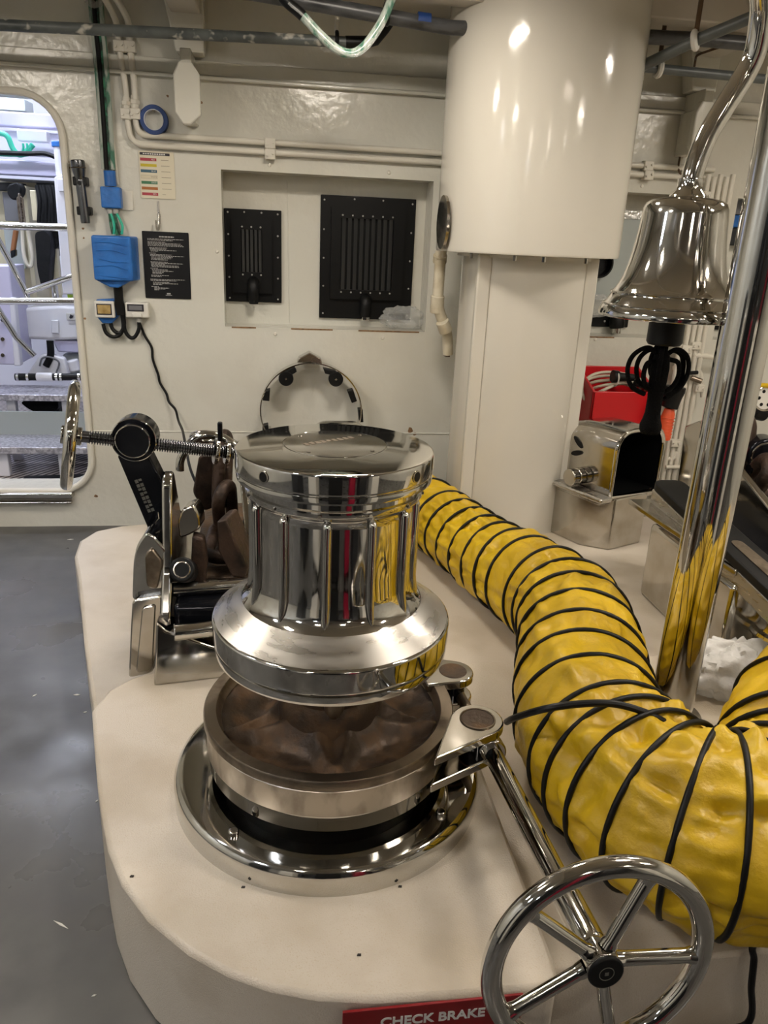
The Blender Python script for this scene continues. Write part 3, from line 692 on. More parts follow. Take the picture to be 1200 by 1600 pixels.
for h in hoops:
    i = min(N, max(0, int(round(h / LEN * N)))); side, upv = frames[i]; c = cen[i]
    dd = Ts[i]; pts = []; R0 = rad_s(h)
    for j in range(56):
        a = 2 * PI * j / 56; pts.append(c + (side * math.cos(a) + upv * math.sin(a)) * (R0 + .001) + dd * .006 * math.sin(a + h * 7))
    obj('hoop', G().tube(pts, .0062, 8, closed=True), 'black_rubber', t, smooth=70)
# black cable laid over the hose and down the front of the plinth
cb = [Zp(792, 1128, .47), Zp(806, 1121, .53), Zp(850, 1108, .60), Zp(905, 1100, .618), Zp(960, 1100, .618), Zp(1010, 1114, .60), Zp(1046, 1133, .572), Zp(1066, 1149, .53)]
tag(obj('hose_lashing', G().tube(spline(cb, 8), .0075, 10), 'black_rubber'), 'black rubber cord tied across the top of the yellow hose', 'cord')
cc = [Vector((1.0, 1.02, .25)), P(1180, 1472, .965), P(1178, 1500, .955), P(1174, 1540, .948), P(1167, 1600, .95), Vector((.80, .95, .03)), Vector((.78, .80, .008)), Vector((.9, .5, .008))]
tag(obj('power_cable', G().tube(spline(cc, 8), .0065, 10), 'black_rubber'), 'black power cable hanging down the front of the plinth at right', 'cable')

# ================================================================ SHIP'S BELL AND ITS POST
PX, PY = 1.112, 1.72
t = thing('bell_post', 'tall polished steel post with a bent arm holding the bell', 'post', (PX, PY, ZF))
obj('post_tube', G().cyl((PX, PY, ZF - .005), (PX, PY, 2.26), .058, n=64), 'chrome', t, smooth=60)
obj('foot_plate', G().lathe([(0, ZF), (.085, ZF), (.085, ZF + .012), (0, ZF + .012)], (PX, PY, 0), 48), 'chrome', t, bevel=.002)
BY = 1.97
bt = P(1075, 306, BY); bm_ = P(1056, 480, BY)
BX = bt.x; ZT = bt.z; ZM = P(1056, 490, BY).z - .012
arm_pts = [Vector((BX, BY, ZT - .005)), Vector((BX + .004, BY, ZT + .055)), P(1104, 214, BY), P(1134, 164, BY), P(1163, 118, BY), P(1181, 78, 1.96), P(1190, 20, 1.94), P(1196, -40, 1.90), Vector((PX + .0, 1.80, 2.17)), Vector((PX, PY, 2.20))]
obj('bell_arm', G().tube(spline(arm_pts, 8), .0265, 28), 'chrome', t, smooth=60)
obj('post_cap', G().lathe([(0, 2.30), (.03, 2.295), (.052, 2.28), (.060, 2.26), (.060, 2.25), (0, 2.25)], (PX, PY, 0), 40), 'chrome', t)
t = thing('ship_bell', 'polished chrome bell hanging from the bent steel arm', 'bell', (BX, BY, ZM))
BRr = .5 * (P(1056 + 101, 480, BY) - P(1056 - 101, 480, BY)).length
H = ZT - ZM
prof = [(.0, 1.0), (.10, 1.0), (.30, .985), (.46, .965), (.535, .94), (.565, .90), (.575, .85), (.59, .75), (.62, .60), (.66, .46), (.715, .34), (.78, .255), (.83, .215), (.855, .205), (.855, .19), (.87, .165), (.93, .11), (.965, .085), (.985, .06), (1.0, .03), (.985, .005), (.95, 0), (.90, .03), (.75, .20), (.60, .40), (.54, .70), (.50, .88), (0, .93)]
obj('bell_body', G().lathe([(a * BRr, ZM + b * H) for a, b in prof], (BX, BY, 0), 96), 'chrome', t, smooth=50)
obj('bell_ring', G().torus((BX, BY, ZM + .205 * H), Z, .852 * BRr, .0035, 72, 10), 'chrome', t)
obj('bell_ring', G().torus((BX, BY, ZM + .105 * H), Z, .945 * BRr, .003, 72, 10), 'chrome', t)
obj('bell_crown', G().lathe([(.026, ZT + .040), (.0305, ZT + .038), (.0305, ZT + .022), (.034, ZT + .012), (.044, ZT + .002), (.046, ZT - .004)], (BX, BY, 0), 40), 'chrome', t)
# clapper and black bell rope
t = thing('bell_rope', 'black knotted bell rope with looped bow hanging under the bell', 'rope', (BX, BY, P(1022, 677, BY).z))
obj('clapper', G().lathe([(0, ZM + .10), (.046, ZM + .06), (.047, ZM - .062), (.042, ZM - .070), (0, ZM - .072)], (BX, BY, 0), 32), 'black_rubber', t)
zc = lambda y: P(1045, y, BY).z
rp = [(.012, ZM - .065), (.012, zc(532)), (.014, zc(536)), (.013, zc(548)), (.021, zc(556)), (.025, zc(575)), (.0235, zc(600)), (.0205, zc(625)), (.021, zc(645)), (.025, zc(656)), (.030, zc(664)), (.030, zc(671)), (.024, zc(677)), (0, zc(679))]
obj('rope_handle', G().lathe(rp, (BX, BY, 0), 28), 'rope_black', t, smooth=70)
random.seed(5)
mid = Vector((BX, BY, zc(568)))
for i, (w_, h1, h2, yaw) in enumerate(((.105, .035, -.085, 180), (.075, .030, -.07, 175), (.06, .0, -.075, 200), (.095, .032, -.09, 0), (.085, .028, -.10, 12), (.062, .005, -.08, -15), (.055, .04, -.03, 60), (.05, .035, -.05, 250), (.045, .04, -.04, 120))):
    w_ *= .88; d = Vector((math.cos(math.radians(yaw)), math.sin(math.radians(yaw)) * .6, 0))
    q = [mid + Z * .012, mid + d * w_ * .45 + Z * (h1 + .006), mid + d * w_ * .88 + Z * h1 * .6, mid + d * w_ + Z * (h1 + h2) * .4, mid + d * w_ * .8 + Z * h2 * .75, mid + d * w_ * .35 + Z * h2]
    obj('rope_loop', G().tube(spline(q, 8), .0066, 8), 'rope_black', t, smooth=70)

# ================================================================ RIGHT-HAND CHAIN STOPPER
t = thing('chain_stopper', 'second chain stopper at right, steel body with black topped rail', 'chain stopper', (1.6, 2.3, ZR))
obj('body', G().box((1.415, 1.98, ZR), (1.80, 2.55, .50)), 'polished_steel', t, bevel=.02)
obj('shelf_plate', G().prism([(1.34, 2.60, .575), (1.34, 2.50, .575), (1.42, 2.0, .545), (1.60, 2.0, .545), (1.60, 2.60, .575)], (0, 0, -.02)), 'polished_steel', t, bevel=.004)
RL = obj('rail', G().prism([(1.405, 2.56, .575), (1.405, 2.56, .63), (1.44, 1.72, .50), (1.44, 1.72, .43)], (.11, 0, 0)), 'satin_steel', t, bevel=.006)
obj('rail_pad', G().prism(round_poly([(1.40, 2.565, .632), (1.435, 1.75, .502), (1.50, 1.66, .487), (1.56, 1.75, .502), (1.52, 2.565, .632)], .04), (0, -.003, .032)), 'black_rubber', RL, bevel=.005)
obj('rail_inlay', G().prism(round_poly([(1.46, 2.12, .594), (1.475, 1.80, .543), (1.51, 1.76, .537), (1.53, 1.82, .546), (1.50, 2.12, .594)], .03), (0, 0, .003)), 'dirty_steel', RL, bevel=.001)
obj('cheek_plate', G().prism([(1.62, 2.75, .30), (1.62, 2.78, .82), (1.63, 2.70, .86), (1.66, 2.05, .60), (1.66, 1.80, .50), (1.66, 1.80, .30)], (.03, 0, 0)), 'polished_steel', t, bevel=.008)
obj('clamp_bar', G().box((1.55, 1.95, .535), (1.66, 2.45, .585), Matrix.Rotation(.16, 3, 'X'), (1.6, 2.2, .56)), 'black_steel', t, bevel=.01)
PD = obj('pedestal', G().lathe([(0, ZF), (.125, ZF), (.125, .30), (.130, .335), (.142, .345), (.146, .355), (.142, .365), (.130, .372), (.122, .39), (.122, .43), (0, .43)], (1.63, 1.93, 0), 64), 'chrome', t)
obj('pedestal_top', G().lathe([(0, .455), (.10, .455), (.128, .45), (.132, .43), (0, .43)], (1.63, 1.93, 0), 64), 'black_rubber', PD)
bs = P(1197, 713, 2.55)
B = obj('lever_boss', G().cyl(bs, bs + Vector((.03, .09, 0)), .066, n=48), 'black_steel', t, bevel=.008)
obj('boss_ring', G().torus(bs, (.3, .9, 0), .05, .004, 40, 8), 'chrome', B)
pts, rs = [], []
for i in range(81): pts.append(bs + Vector((-.075 + .0015 * i, -.02, -.045))); rs.append(.0155 + (.003 if i % 4 < 2 else -.002))
obj('spindle', G().tube(pts, rs, 14), 'black_steel', B, smooth=70)
obj('guide_hoop', G().tube(spline([P(1150, 722, 2.5), P(1160, 735, 2.5), P(1166, 755, 2.5), P(1170, 762, 2.5)], 6), .010, 12), 'chrome', t)
t = thing('anchor_chain', 'dark rusty chain in the second stopper at the right frame edge', 'chain', (1.78, 2.5, .60))
for i, (c, al, ac) in enumerate((((1.765, 2.62, .76), (0, .2, .95), (.95, .3, 0)), ((1.78, 2.52, .66), (0, -.6, .8), (.3, .9, .4)), ((1.79, 2.36, .62), (.1, 1, .1), (1, 0, 0)))):
    obj('chain_link', G().tube(link_path(c, al, ac, .25, .09), .03, 14, closed=True), 'rust_chain', t, smooth=60)

# white plastic bag behind the hose
def bag(name, label, c, rx, ry, rz, m, seed, z0, n=64, k=36, amp=.35):
    vs, fs = [], []
    for i in range(k + 1):
        th = PI * i / k
        for j in range(n):
            a = 2 * PI * j / n; d = Vector((math.sin(th) * math.cos(a), math.sin(th) * math.sin(a), math.cos(th)))
            f = 1 + amp * noise.noise(d * 2.2 + Vector((seed, 0, 0))) + amp * .8 * abs(noise.noise(Vector((d.x * 6, d.y * 6, d.z * 2.2)) + Vector((0, seed, 0)))) 
            v = Vector((c[0] + d.x * rx * f, c[1] + d.y * ry * f, c[2] + d.z * rz * f)); v.z = max(v.z, z0); vs.append(v)
    for i in range(k):
        for j in range(n): fs.append((i * n + j, i * n + (j + 1) % n, (i + 1) * n + (j + 1) % n, (i + 1) * n + j))
    g = G().add(vs, fs); o = obj(name, g, m, smooth=60, weighted=False)
    return tag(o, label, 'bag')
bag('plastic_bag', 'crumpled white plastic bag on the plinth right of the bell post', (1.345, 1.83, .295), .15, .085, .085, 'white_bag', 3, ZF + .001)
t = thing('hose_coupling', 'small chrome coupling with yellow tag by the white plastic bag', 'coupling', (1.33, 2.02, ZF))
obj('coupling_body', G().cyl((1.29, 2.0, ZF + .10), (1.37, 2.02, ZF + .095), .022, n=20), 'chrome', t, bevel=.003)
obj('coupling_stem', G().cyl((1.335, 2.01, ZF), (1.335, 2.01, ZF + .10), .016, n=16), 'polished_steel', t)
obj('yellow_tag', G().box((1.27, 1.985, ZF + .095), (1.31, 2.01, ZF + .13)), 'hi_vis', t, bevel=.005)

# ================================================================ RIGHT PART OF THE WALL
t = thing('cable_bin', 'open red bin on the wall holding coiled cream cable', 'bin', P(965, 690, 3.7))
a0, a1 = P(922, 650, 3.62), P(1022, 655, 3.62); zt_, zb_ = P(940, 612, 3.62).z, P(960, 700, 3.62).z
x0, x1 = a0.x, a1.x
obj('front_panel', G().box((x0, 3.62, zb_), (x1, 3.635, zt_)), 'red_plastic', t, bevel=.004)
obj('side_panel', G().prism([(x0, 3.62, zb_), (x0, 3.62, zt_), (x0, 3.87, zt_ + .09), (x0, 3.87, zb_)], (.014, 0, 0)), 'red_plastic', t, bevel=.004)
obj('side_panel', G().prism([(x1 - .014, 3.62, zb_), (x1 - .014, 3.62, zt_), (x1 - .014, 3.87, zt_ + .09), (x1 - .014, 3.87, zb_)], (.014, 0, 0)), 'red_plastic', t, bevel=.004)
obj('back_panel', G().box((x0, 3.86, zb_), (x1, 3.875, zt_ + .09)), 'red_plastic', t, bevel=.003)
obj('bottom_panel', G().box((x0, 3.62, zb_), (x1, 3.87, zb_ + .012)), 'red_plastic', t)
t = thing('coiled_cable', 'coil of cream extension cable with black plugs in the red bin', 'cable', ((x0 + x1) / 2, 3.74, zt_ - .1))
for i in range(5):
    c = Vector(((x0 + x1) / 2, 3.72 + .012 * i, zt_ - .04 + .004 * i)); R_ = .10 + .012 * i
    obj('cable_turn', G().tube([c + Vector((R_ * 1.25 * math.cos(a), .05 * math.sin(a * 2 + i), R_ * .62 * math.sin(a))) for a in [2 * PI * j / 40 for j in range(40)]], .008, 8, closed=True), 'cream_cable', t, smooth=70)
q0, q1 = P(957, 588, 3.68), P(990, 590, 3.68)
obj('plug', G().tube([q0, q0 + (q1 - q0) * .25, q0 + (q1 - q0) * .3, q1], [.032, .03, .022, .018], 18), 'black_rubber', t)
obj('plug', G().cyl(P(992, 598, 3.66), P(1012, 603, 3.66), .018, n=16), 'black_rubber', t)
obj('cable_tie', G().torus(P(962, 592, 3.68), q1 - q0, .036, .004, 30, 8), 'white_plastic', t)
t = thing('cable_connector', 'orange and black cable connector hanging beside the bell rope', 'connector', P(1038, 688, 3.5))
obj('black_socket', G().tube([P(1055, 604, 3.5), P(1053, 612, 3.5), P(1051, 622, 3.5), P(1046, 637, 3.5)], [.052, .052, .042, .040], 24), 'black_rubber', t, bevel=.003)
obj('orange_sleeve', G().tube([P(1046, 638, 3.5), P(1045, 646, 3.5), P(1041, 658, 3.5), P(1036, 686, 3.5)], [.022, .030, .034, .034], 20), 'orange_plastic', t)
obj('hanging_strap', G().tube([P(1057, 603, 3.5), P(1060, 590, 3.7), P(1062, 580, 3.86)], .006, 8), 'black_rubber', t)
for i in range(7):
    a = P(1043 - i * 1.0, 652 + i * 5, 3.5); obj('sleeve_rib', G().torus(a, P(1036, 686, 3.5) - P(1045, 646, 3.5), .0345, .002, 28, 6), 'orange_plastic', t)
# bundle of vertical white pipes
PG = 'white pipes down the strip between the recesses'
for i, (xt, xb, lb) in enumerate(((1069, 1030, 'leftmost'), (1078, 1040, 'second from left'), (1087, 1049, 'third from left'), (1096, 1059, 'fourth from left'), (1105, 1069, 'rightmost'))):
    yt = 270 + 4 * (i % 2); Yq = 3.80
    pts = [P(xt + 14, yt, Yq), P(xt + 4, 420, Yq)]
    vx = P(xt, 500, Yq).x
    pts = [(vx, Yq, P(xt, yt, Yq).z), (vx, Yq, .02)]
    tag(obj('service_pipe', G().tube(pts, .012, 10), 'pipe_paint'), '%s of the white vertical pipes behind the bell rope' % lb, 'pipe', PG)
for i, (x, y) in enumerate(((1078, 320), (1094, 318), (1083, 308), (1100, 306), (1071, 545), (1086, 540), (1064, 605), (1092, 606), (1054, 692))):
    c = P(x, y, 3.79)
    c.y = 3.79
    t = thing('pipe_clamp', 'white two-bolt clamp on the vertical pipes, %s' % ('top left of four', 'top right of four', 'upper row, second', 'upper row, fourth', 'left one under the recess', 'right one under the recess', 'left one by the valve', 'right one by the valve', 'lowest one by the hood')[i], 'clamp', c, 'pipe clamps on the vertical pipes')
    obj('block', G().box(c + Vector((-.026, -.018, -.02)), c + Vector((.026, .03, .02))), 'pipe_paint', t, bevel=.004)
    for s in (-1, 1): obj('bolt', G().cyl(c + Vector((s * .014, -.026, 0)), c + Vector((s * .014, -.016, 0)), .006, n=8), 'pipe_paint', t)
tag(obj('looped_pipe', G().tube(fillet([P(1052, 575, 3.82), P(1094, 575, 3.82), P(1098, 620, 3.82)], .05), .012, 10), 'pipe_paint'), 'white pipe bending at the corner under the valve', 'pipe')
tag(obj('looped_pipe', G().tube(fillet([P(1083, 545, 3.80), P(1084, 555, 3.80), P(1110, 557, 3.80), P(1150, 560, 3.80)], .04), .014, 10), 'pipe_paint'), 'white pipe turning right below the recess', 'pipe')
tag(obj('looped_pipe', G().tube(fillet([P(1056, 705, 3.80), P(1054, 716, 3.80), P(1040, 717, 3.80)], .03), .011, 10), 'pipe_paint'), 'short white pipe elbow beside the hood mouth', 'pipe')
tag(obj('crossing_pipe', G().tube([P(1040, 730, 3.78), P(1082, 729, 3.78)], .011, 10), 'pipe_paint'), 'white horizontal pipe crossing the bundle beside the hood', 'pipe')
t = thing('stop_valve', 'small steel valve with a black handle on the white pipes', 'valve', P(1085, 598, 3.78))
obj('valve_body', G().cyl(P(1080, 590, 3.78), P(1096, 596, 3.76), .014, n=16), 'dirty_steel', t)
obj('valve_handle', G().cyl(P(1076, 583, 3.76), P(1090, 582, 3.76), .010, n=10), 'black_rubber', t)
# far right: white fire valve with yellow strap
t = thing('hose_reel_valve', 'round white perforated valve plate with a yellow strap at right edge', 'valve', P(1192, 640, 3.5))
c = P(1197, 622, 3.5)
D = obj('plate', G().cyl(c, c + Vector((0, .05, 0)), .062, n=36), 'white_plastic', t, bevel=.006)
obj('plate_ring', G().torus(c, Y_, .062, .006, 40, 8), 'polished_steel', D)
for i in range(6): a = 2 * PI * i / 6; q = c + Vector((.038 * math.cos(a), -.001, .038 * math.sin(a))); obj('hole', G().cyl(q, q + Vector((0, .004, 0)), .009, n=12), 'black_paint', D)
obj('yellow_strap', G().tube(spline([P(1180, 606, 3.5), P(1190, 602, 3.5), P(1215, 605, 3.5)], 6), .012, 10), 'hose_yellow', t)
obj('black_pod', G().tube([P(1176, 640, 3.55), P(1195, 645, 3.55)], .045, 20), 'black_rubber', t, bevel=.006)
obj('mount', G().box(c + Vector((-.03, .04, -.03)), c + Vector((.03, W - c.y, .03))), 'wall_paint', t)
tag(obj('yellow_cable', G().tube(spline([P(1163, 690, 3.3), P(1172, 702, 3.3), P(1184, 716, 3.25), P(1205, 740, 3.2)], 6), .02, 10), 'hose_yellow'), 'yellow cable dropping behind the second chain stopper', 'cable')

# right recess: grey panel with round black port, vents
RY = W + RD
t = thing('ventilation_duct', 'pale grey duct panel with foil tape top and a round black port', 'panel', P(960, 490, RY - .05))
a, b = P(900, 332, RY - .02), P(1000, 470, RY - .02)
obj('panel', G().box((a.x, RY - .05, b.z), (P(998, 340, RY).x, RY - .004, a.z)), 'panel_grey', t, bevel=.004)
obj('foil_tape', G().box((a.x, RY - .054, a.z - .02), (P(998, 340, RY).x - .01, RY - .05, a.z + .022)), 'foil', t, bevel=.003)
c = P(938, 412, RY - .11); obj('black_port', G().lathe([(.062, .10), (.072, .09), (.072, .0), (.064, 0), (.060, .05), (0, .05)], c, 36, axis=(0, 1, 0)), 'black_rubber', t)
def lowvent(name, label, x0, x1, z0, z1):
    t = thing(name, label, 'vent', ((x0 + x1) / 2, RY, z0), 'black vents in the wall recesses')
    obj('plate', G().box((x0, RY - .02, z0), (x1, RY - .002, z1)), 'black_paint', t, bevel=.004)
    for x in (x0 + .03, (x0 + x1) / 2, x1 - .03): obj('bolt', G().lathe([(0, .004), (.005, .003), (.006, 0)], (x, RY - .02, z0 + .03), 10, axis=(0, -1, 0)), 'grey_plastic', t)
    return t
lowvent('air_vent', 'black vent plate half hidden behind the bell', P(905, 500, RY).x, P(980, 500, RY).x, P(940, 510, RY).z, P(940, 492, RY).z)
lowvent('air_vent', 'black vent plate seen right of the white pipes', P(1100, 500, RY).x, P(1180, 500, RY).x, P(1130, 515, RY).z, P(1130, 490, RY).z)
t = thing('vent_knob', 'black cable gland under the bell rim at left', 'gland', P(963, 520, RY - .05))
obj('dome', G().tube([P(966, 487, RY - .06), P(965, 492, RY - .06), P(964, 505, RY - .06), P(964, 512, RY - .06)], [.012, .036, .042, .038], 20), 'black_rubber', t, smooth=60)
obj('ferrule', G().cyl(P(964, 511, RY - .06), P(963, 521, RY - .06), .022, n=16), 'chrome', t)
bag('plastic_sheet', 'folded clear plastic sheet behind the bell rim', tuple(P(925, 478, RY - .08)), .15, .03, .05, 'clear_bag', 8, 0)
t = thing('blue_case', 'blue case with grey lid in the recess right of the bell', 'case', P(1150, 372, RY - .06))
a, b = P(1130, 335, RY - .06), P(1165, 356, RY - .06)
obj('blue_panel', G().box((a.x, RY - .06, b.z), (b.x + .12, RY - .003, a.z)), 'blue_plastic', t, bevel=.005)
obj('grey_lid', G().box((a.x, RY - .06, a.z + .003), (b.x + .12, RY - .003, a.z + .10)), 'next_grey', t, bevel=.005)
obj('lower_panel', G().box((a.x, RY - .06, b.z - .09), (b.x + .12, RY - .003, b.z - .003)), 'locker_dark', t, bevel=.005)

# ================================================================ VENTS IN THE LEFT RECESS
def vent(label, c0, c1, slot0, slot1, nsl, knob, inner):
    Yv = RY
    a, b = P(*c0, Yv), P(*c1, Yv); t = thing('air_vent', label, 'vent', ((a.x + b.x) / 2, Yv, b.z), 'black vents in the wall recesses')
    s0, s1 = P(*slot0, Yv - .03), P(*slot1, Yv - .03); i0, i1 = P(*inner[0], Yv - .02), P(*inner[1], Yv - .02)
    obj('frame_plate', G().box((a.x, Yv - .018, b.z), (b.x, Yv - .001, a.z)), 'black_paint', t, bevel=.003)
    g = G()
    for q in ((i0.x, s0.x, i1.z, i0.z), (s1.x, i1.x, i1.z, i0.z), (s0.x, s1.x, s0.z, i0.z), (s0.x, s1.x, i1.z, s1.z)):
        g.box((q[0], Yv - .036, q[2]), (q[1], Yv - .018, q[3]))
    obj('inner_panel', g, 'black_paint', t)
    for i in range(nsl):
        x = s0.x + (s1.x - s0.x) * (i + .5) / nsl; w_ = (s1.x - s0.x) / nsl
        obj('slat', G().box((x - w_ * .34, Yv - .034, s1.z), (x + w_ * .34, Yv - .030, s0.z), Matrix.Rotation(.5, 3, 'Z'), (x, Yv - .032, 0)), 'black_slat', t)
    bz = [(x, z) for x in (a.x + .018, b.x - .018) for z in [a.z + (b.z - a.z) * k for k in (.04, .27, .5, .73, .96)]] + [(a.x + (b.x - a.x) * k, a.z - .014) for k in (.35, .65)]
    src = None
    for x, z in bz:
        p_ = Vector((x, Yv - .018, z))
        if src is None: src = obj('bolt', G().lathe([(0, .003), (.0035, .0025), (.0045, 0)], p_, 10, axis=(0, -1, 0)), 'grey_plastic', t, origin=p_)
        else: clone(src, p_, t)
    ns = 3 if nsl < 8 else 6
    for z in (s0.z + .012, s1.z - .012):
        for k in range(ns): clone(src, (s0.x + (s1.x - s0.x) * (k + .15) / (ns - .7), Yv - .036, z), t)
    K = P(*knob, Yv - .06)
    kb = obj('cable_gland', G().tube([K + Vector((0, .04, .055)), K + Vector((0, .01, .05)), K + Vector((0, 0, .03)), K, K + Vector((0, 0, -.035))], [.026, .030, .030, .027, .024], 20), 'black_rubber', t, smooth=60)
    obj('gland_nut', G().cyl(K + Vector((0, 0, -.052)), K + Vector((0, 0, -.034)), .024, n=6), 'chrome' if nsl > 7 else 'black_rubber', kb, bevel=.003)
vent('small black louvred vent at the left of the wall recess', (350, 325), (440, 473), (376, 358), (410, 426), 5, (396, 458), ((361, 342), (425, 459)))
vent('large black louvred vent with many slats in the wall recess', (501, 304), (640, 500), (533, 340), (611, 455), 9, (571, 484), ((518, 322), (627, 470)))
q = P(622, 500, RY - .07); bag('plastic_bag', 'crumpled clear plastic bag at the corner of the recess under the large vent', (q.x + .03, RY - .075, RB + .05), .11, .06, .055, 'clear_bag', 5, RB + .001)

# ================================================================ HOOP BRACKET ON THE WALL
t = thing('roller_hoop', 'thin chrome hoop with black blocks and two rollers on the wall behind the capstan', 'hoop', P(487, 720, 3.82))
hc = P(486, 641, 3.80); HR = (P(565, 641, 3.80) - P(407, 641, 3.80)).length / 2
ht = P(486, 565, 3.80).z - hc.z
pts = [hc + Vector((HR * math.cos(a), 0, ht * math.sin(a))) for a in [math.radians(-40 + 260 * i / 60) for i in range(61)]]
g = G(); vs = []
for p_ in pts:
    d = (p_ - hc).normalized(); vs += [p_ + Vector((0, .035, 0)), p_ - Vector((0, .035, 0)), p_ - Vector((0, .035, 0)) - d * .006, p_ + Vector((0, .035, 0)) - d * .006]
obj('band', g.add(vs, [(4 * i + k, 4 * i + (k + 1) % 4, 4 * i + 4 + (k + 1) % 4, 4 * i + 4 + k) for i in range(60) for k in range(4)]), 'chrome', t, smooth=60)
tp = pp([(464, 567), (467, 560), (484, 551), (502, 561), (504, 571), (485, 566)], 3.765)
obj('peak_bracket', G().prism(tp, (0, .08, 0)), 'polished_steel', t, bevel=.004)
for q in ((447, 592), (525, 593)):
    c = P(*q, 3.76); rl = obj('roller', G().lathe([(0, 0), (.032, 0), (.036, .004), (.036, .03), (0, .03)], c, 28, axis=(0, 1, 0)), 'black_rubber', t)
    obj('roller_bolt', G().cyl(c - Vector((0, .003, 0)), c + Vector((0, .09, 0)), .005, n=10), 'polished_steel', rl)
for poly in (((438, 585), (460, 573), (464, 581), (447, 592)), ((505, 576), (524, 580), (534, 590), (508, 584)), ((413, 612), (422, 609), (421, 627), (410, 626)), ((543, 612), (552, 609), (558, 627), (550, 630)), ((560, 640), (567, 640), (568, 660), (562, 660)), ((410, 666), (419, 664), (420, 674), (410, 675))):
    obj('rubber_block', G().prism(pp(poly, 3.765), (0, .06, 0)), 'black_rubber', t, bevel=.003)
for a in (-30, 210): 
    q = hc + Vector((HR * math.cos(math.radians(a)), 0, ht * math.sin(math.radians(a)))); obj('mount', G().box(q + Vector((-.02, -.03, -.02)), q + Vector((.02, W - 3.80, .02))), 'polished_steel', t, bevel=.003)
q = P(486, 566, 3.8); obj('mount', G().box(q + Vector((-.02, 0, -.01)), q + Vector((.02, .08, .012))), 'polished_steel', t)

# ================================================================ THINGS ON THE WALL BESIDE THE DOOR
# torch in its clips
t = thing('torch', 'grey metal torch held upright in wall clips beside the doorway', 'torch', P(137, 350, 3.86))
a, b = P(121, 250, 3.84), P(134, 349, 3.84)
def lp(k): return a.lerp(b, k)
obj('barrel', G().tube([lp(.30), lp(.32), lp(.97), lp(1)], [.018, .0205, .0205, .019], 24), 'gunmetal', t)
obj('head', G().tube([lp(0), lp(.02), lp(.12), lp(.24), lp(.31)], [.027, .030, .030, .024, .019], 24), 'gunmetal', t)
obj('head_ring', G().torus(lp(.12), b - a, .030, .0025, 32, 8), 'dirty_steel', t)
for k in (.33, .80): 
    c = lp(k); obj('clip', G().box(c + Vector((-.03, -.012, -.018)), c + Vector((.03, W - c.y, .018))), 'black_rubber', t, bevel=.004)
obj('switch', G().cyl(lp(.36) - Vector((0, .023, 0)), lp(.36) - Vector((0, .018, 0)), .009, n=14), 'black_rubber', t)
# blue tape roll hanging on a pipe clamp
c = P(240, 187, 3.84); tr = thing('tape_roll', 'roll of blue masking tape hung beside the white pipes', 'tape', c - Z * .075)
Rt = (P(262, 187, 3.84) - P(218, 187, 3.84)).length / 2
obj('tape', G().lathe([(Rt * .70, 0), (Rt, 0), (Rt, .05), (Rt * .70, .05)], c, 48, axis=(0, 1, 0), closed=True), 'blue_tape', tr, bevel=.002)
obj('core', G().lathe([(Rt * .66, -.001), (Rt * .70, -.001), (Rt * .70, .051), (Rt * .66, .051)], c, 48, axis=(0, 1, 0), closed=True), 'tape_core', tr)
obj('peg', G().cyl(c + Vector((-.0, .0, Rt * .62)), c + Vector((0, W - c.y, Rt * .62)), .005, n=8), 'polished_steel', tr)
# colour code notice
def rectW(c0, c1, Yp=W): a, b = P(*c0, Yp), P(*c1, Yp); return a.x, b.z, b.x, a.z
x0, z0, x1, z1 = -.583, 1.594, -.430, 1.79
t = thing('colour_code_sign', 'cream notice with a column of coloured bars on the wall', 'sign', ((x0 + x1) / 2, W, z0))
obj('plate', G().prism(round_poly([(x0, W - .005, z0), (x1, W - .005, z0), (x1, W - .005, z1), (x0, W - .005, z1)], .006), (0, .004, 0)), 'sign_paper', t)
wd, hh = x1 - x0, z1 - z0; Yp = W - .005
def bar(nm, m, a, b, c, d): return obj(nm, quad_bars([(x0 + wd * a, z1 - hh * d, x0 + wd * c, z1 - hh * b)], Yp), m, t, smooth=0)
hb = bar('header_bar', 'print_dark', .03, .03, .88, .085)
obj('header_text', quad_bars([(x0 + wd * (.12 + .065 * i), z1 - hh * .07, x0 + wd * (.165 + .065 * i), z1 - hh * .045) for i in range(10)], Yp - .0009, .0004), 'print_white', hb, smooth=0)
for i, (m, ln, nm) in enumerate((('p_red', .22, 'RED'), ('p_yellow', .24, ''), ('p_blue', .26, 'BLUE'), ('p_cream', .27, 'WHITE'), ('p_green', .27, 'GREEN'), ('p_orange', .27, ''), ('p_red', .10, 'RED'))):
    y = .145 + .122 * i
    if m == 'p_cream': bar('bar_outline', 'p_line', .03, y - .004, .50, y + .066)
    o = obj('colour_bar', quad_bars([(x0 + wd * .034, z1 - hh * (y + .062), x0 + wd * .496, z1 - hh * y)], Yp - (.0009 if m == 'p_cream' else 0), .0004), m, t, smooth=0)
    if nm: text('bar_name', nm, .0085, (x0 + wd * .40, Yp - .0016, z1 - hh * (y + .031)), X, Z, 'p_line' if m == 'p_cream' else 'print_white', o, depth=.0001)
    bar('caption', 'p_line', .62, y + .025, .62 + ln, y + .036)
# hook
t = thing('wall_hook', 'small steel hook above the black notice', 'hook', P(248, 357, 3.86))
obj('shank', G().box(P(245, 314, W - .004), P(250, 346, W - .001)), 'satin_steel', t, bevel=.001)
obj('hook_bend', G().tube(spline([P(249, 334, W - .004), P(249, 350, W - .010), P(248, 357, W - .022), P(244.5, 356, W - .032), P(244, 344, W - .034)], 6), .0065, 10, flat=.5), 'satin_steel', t)
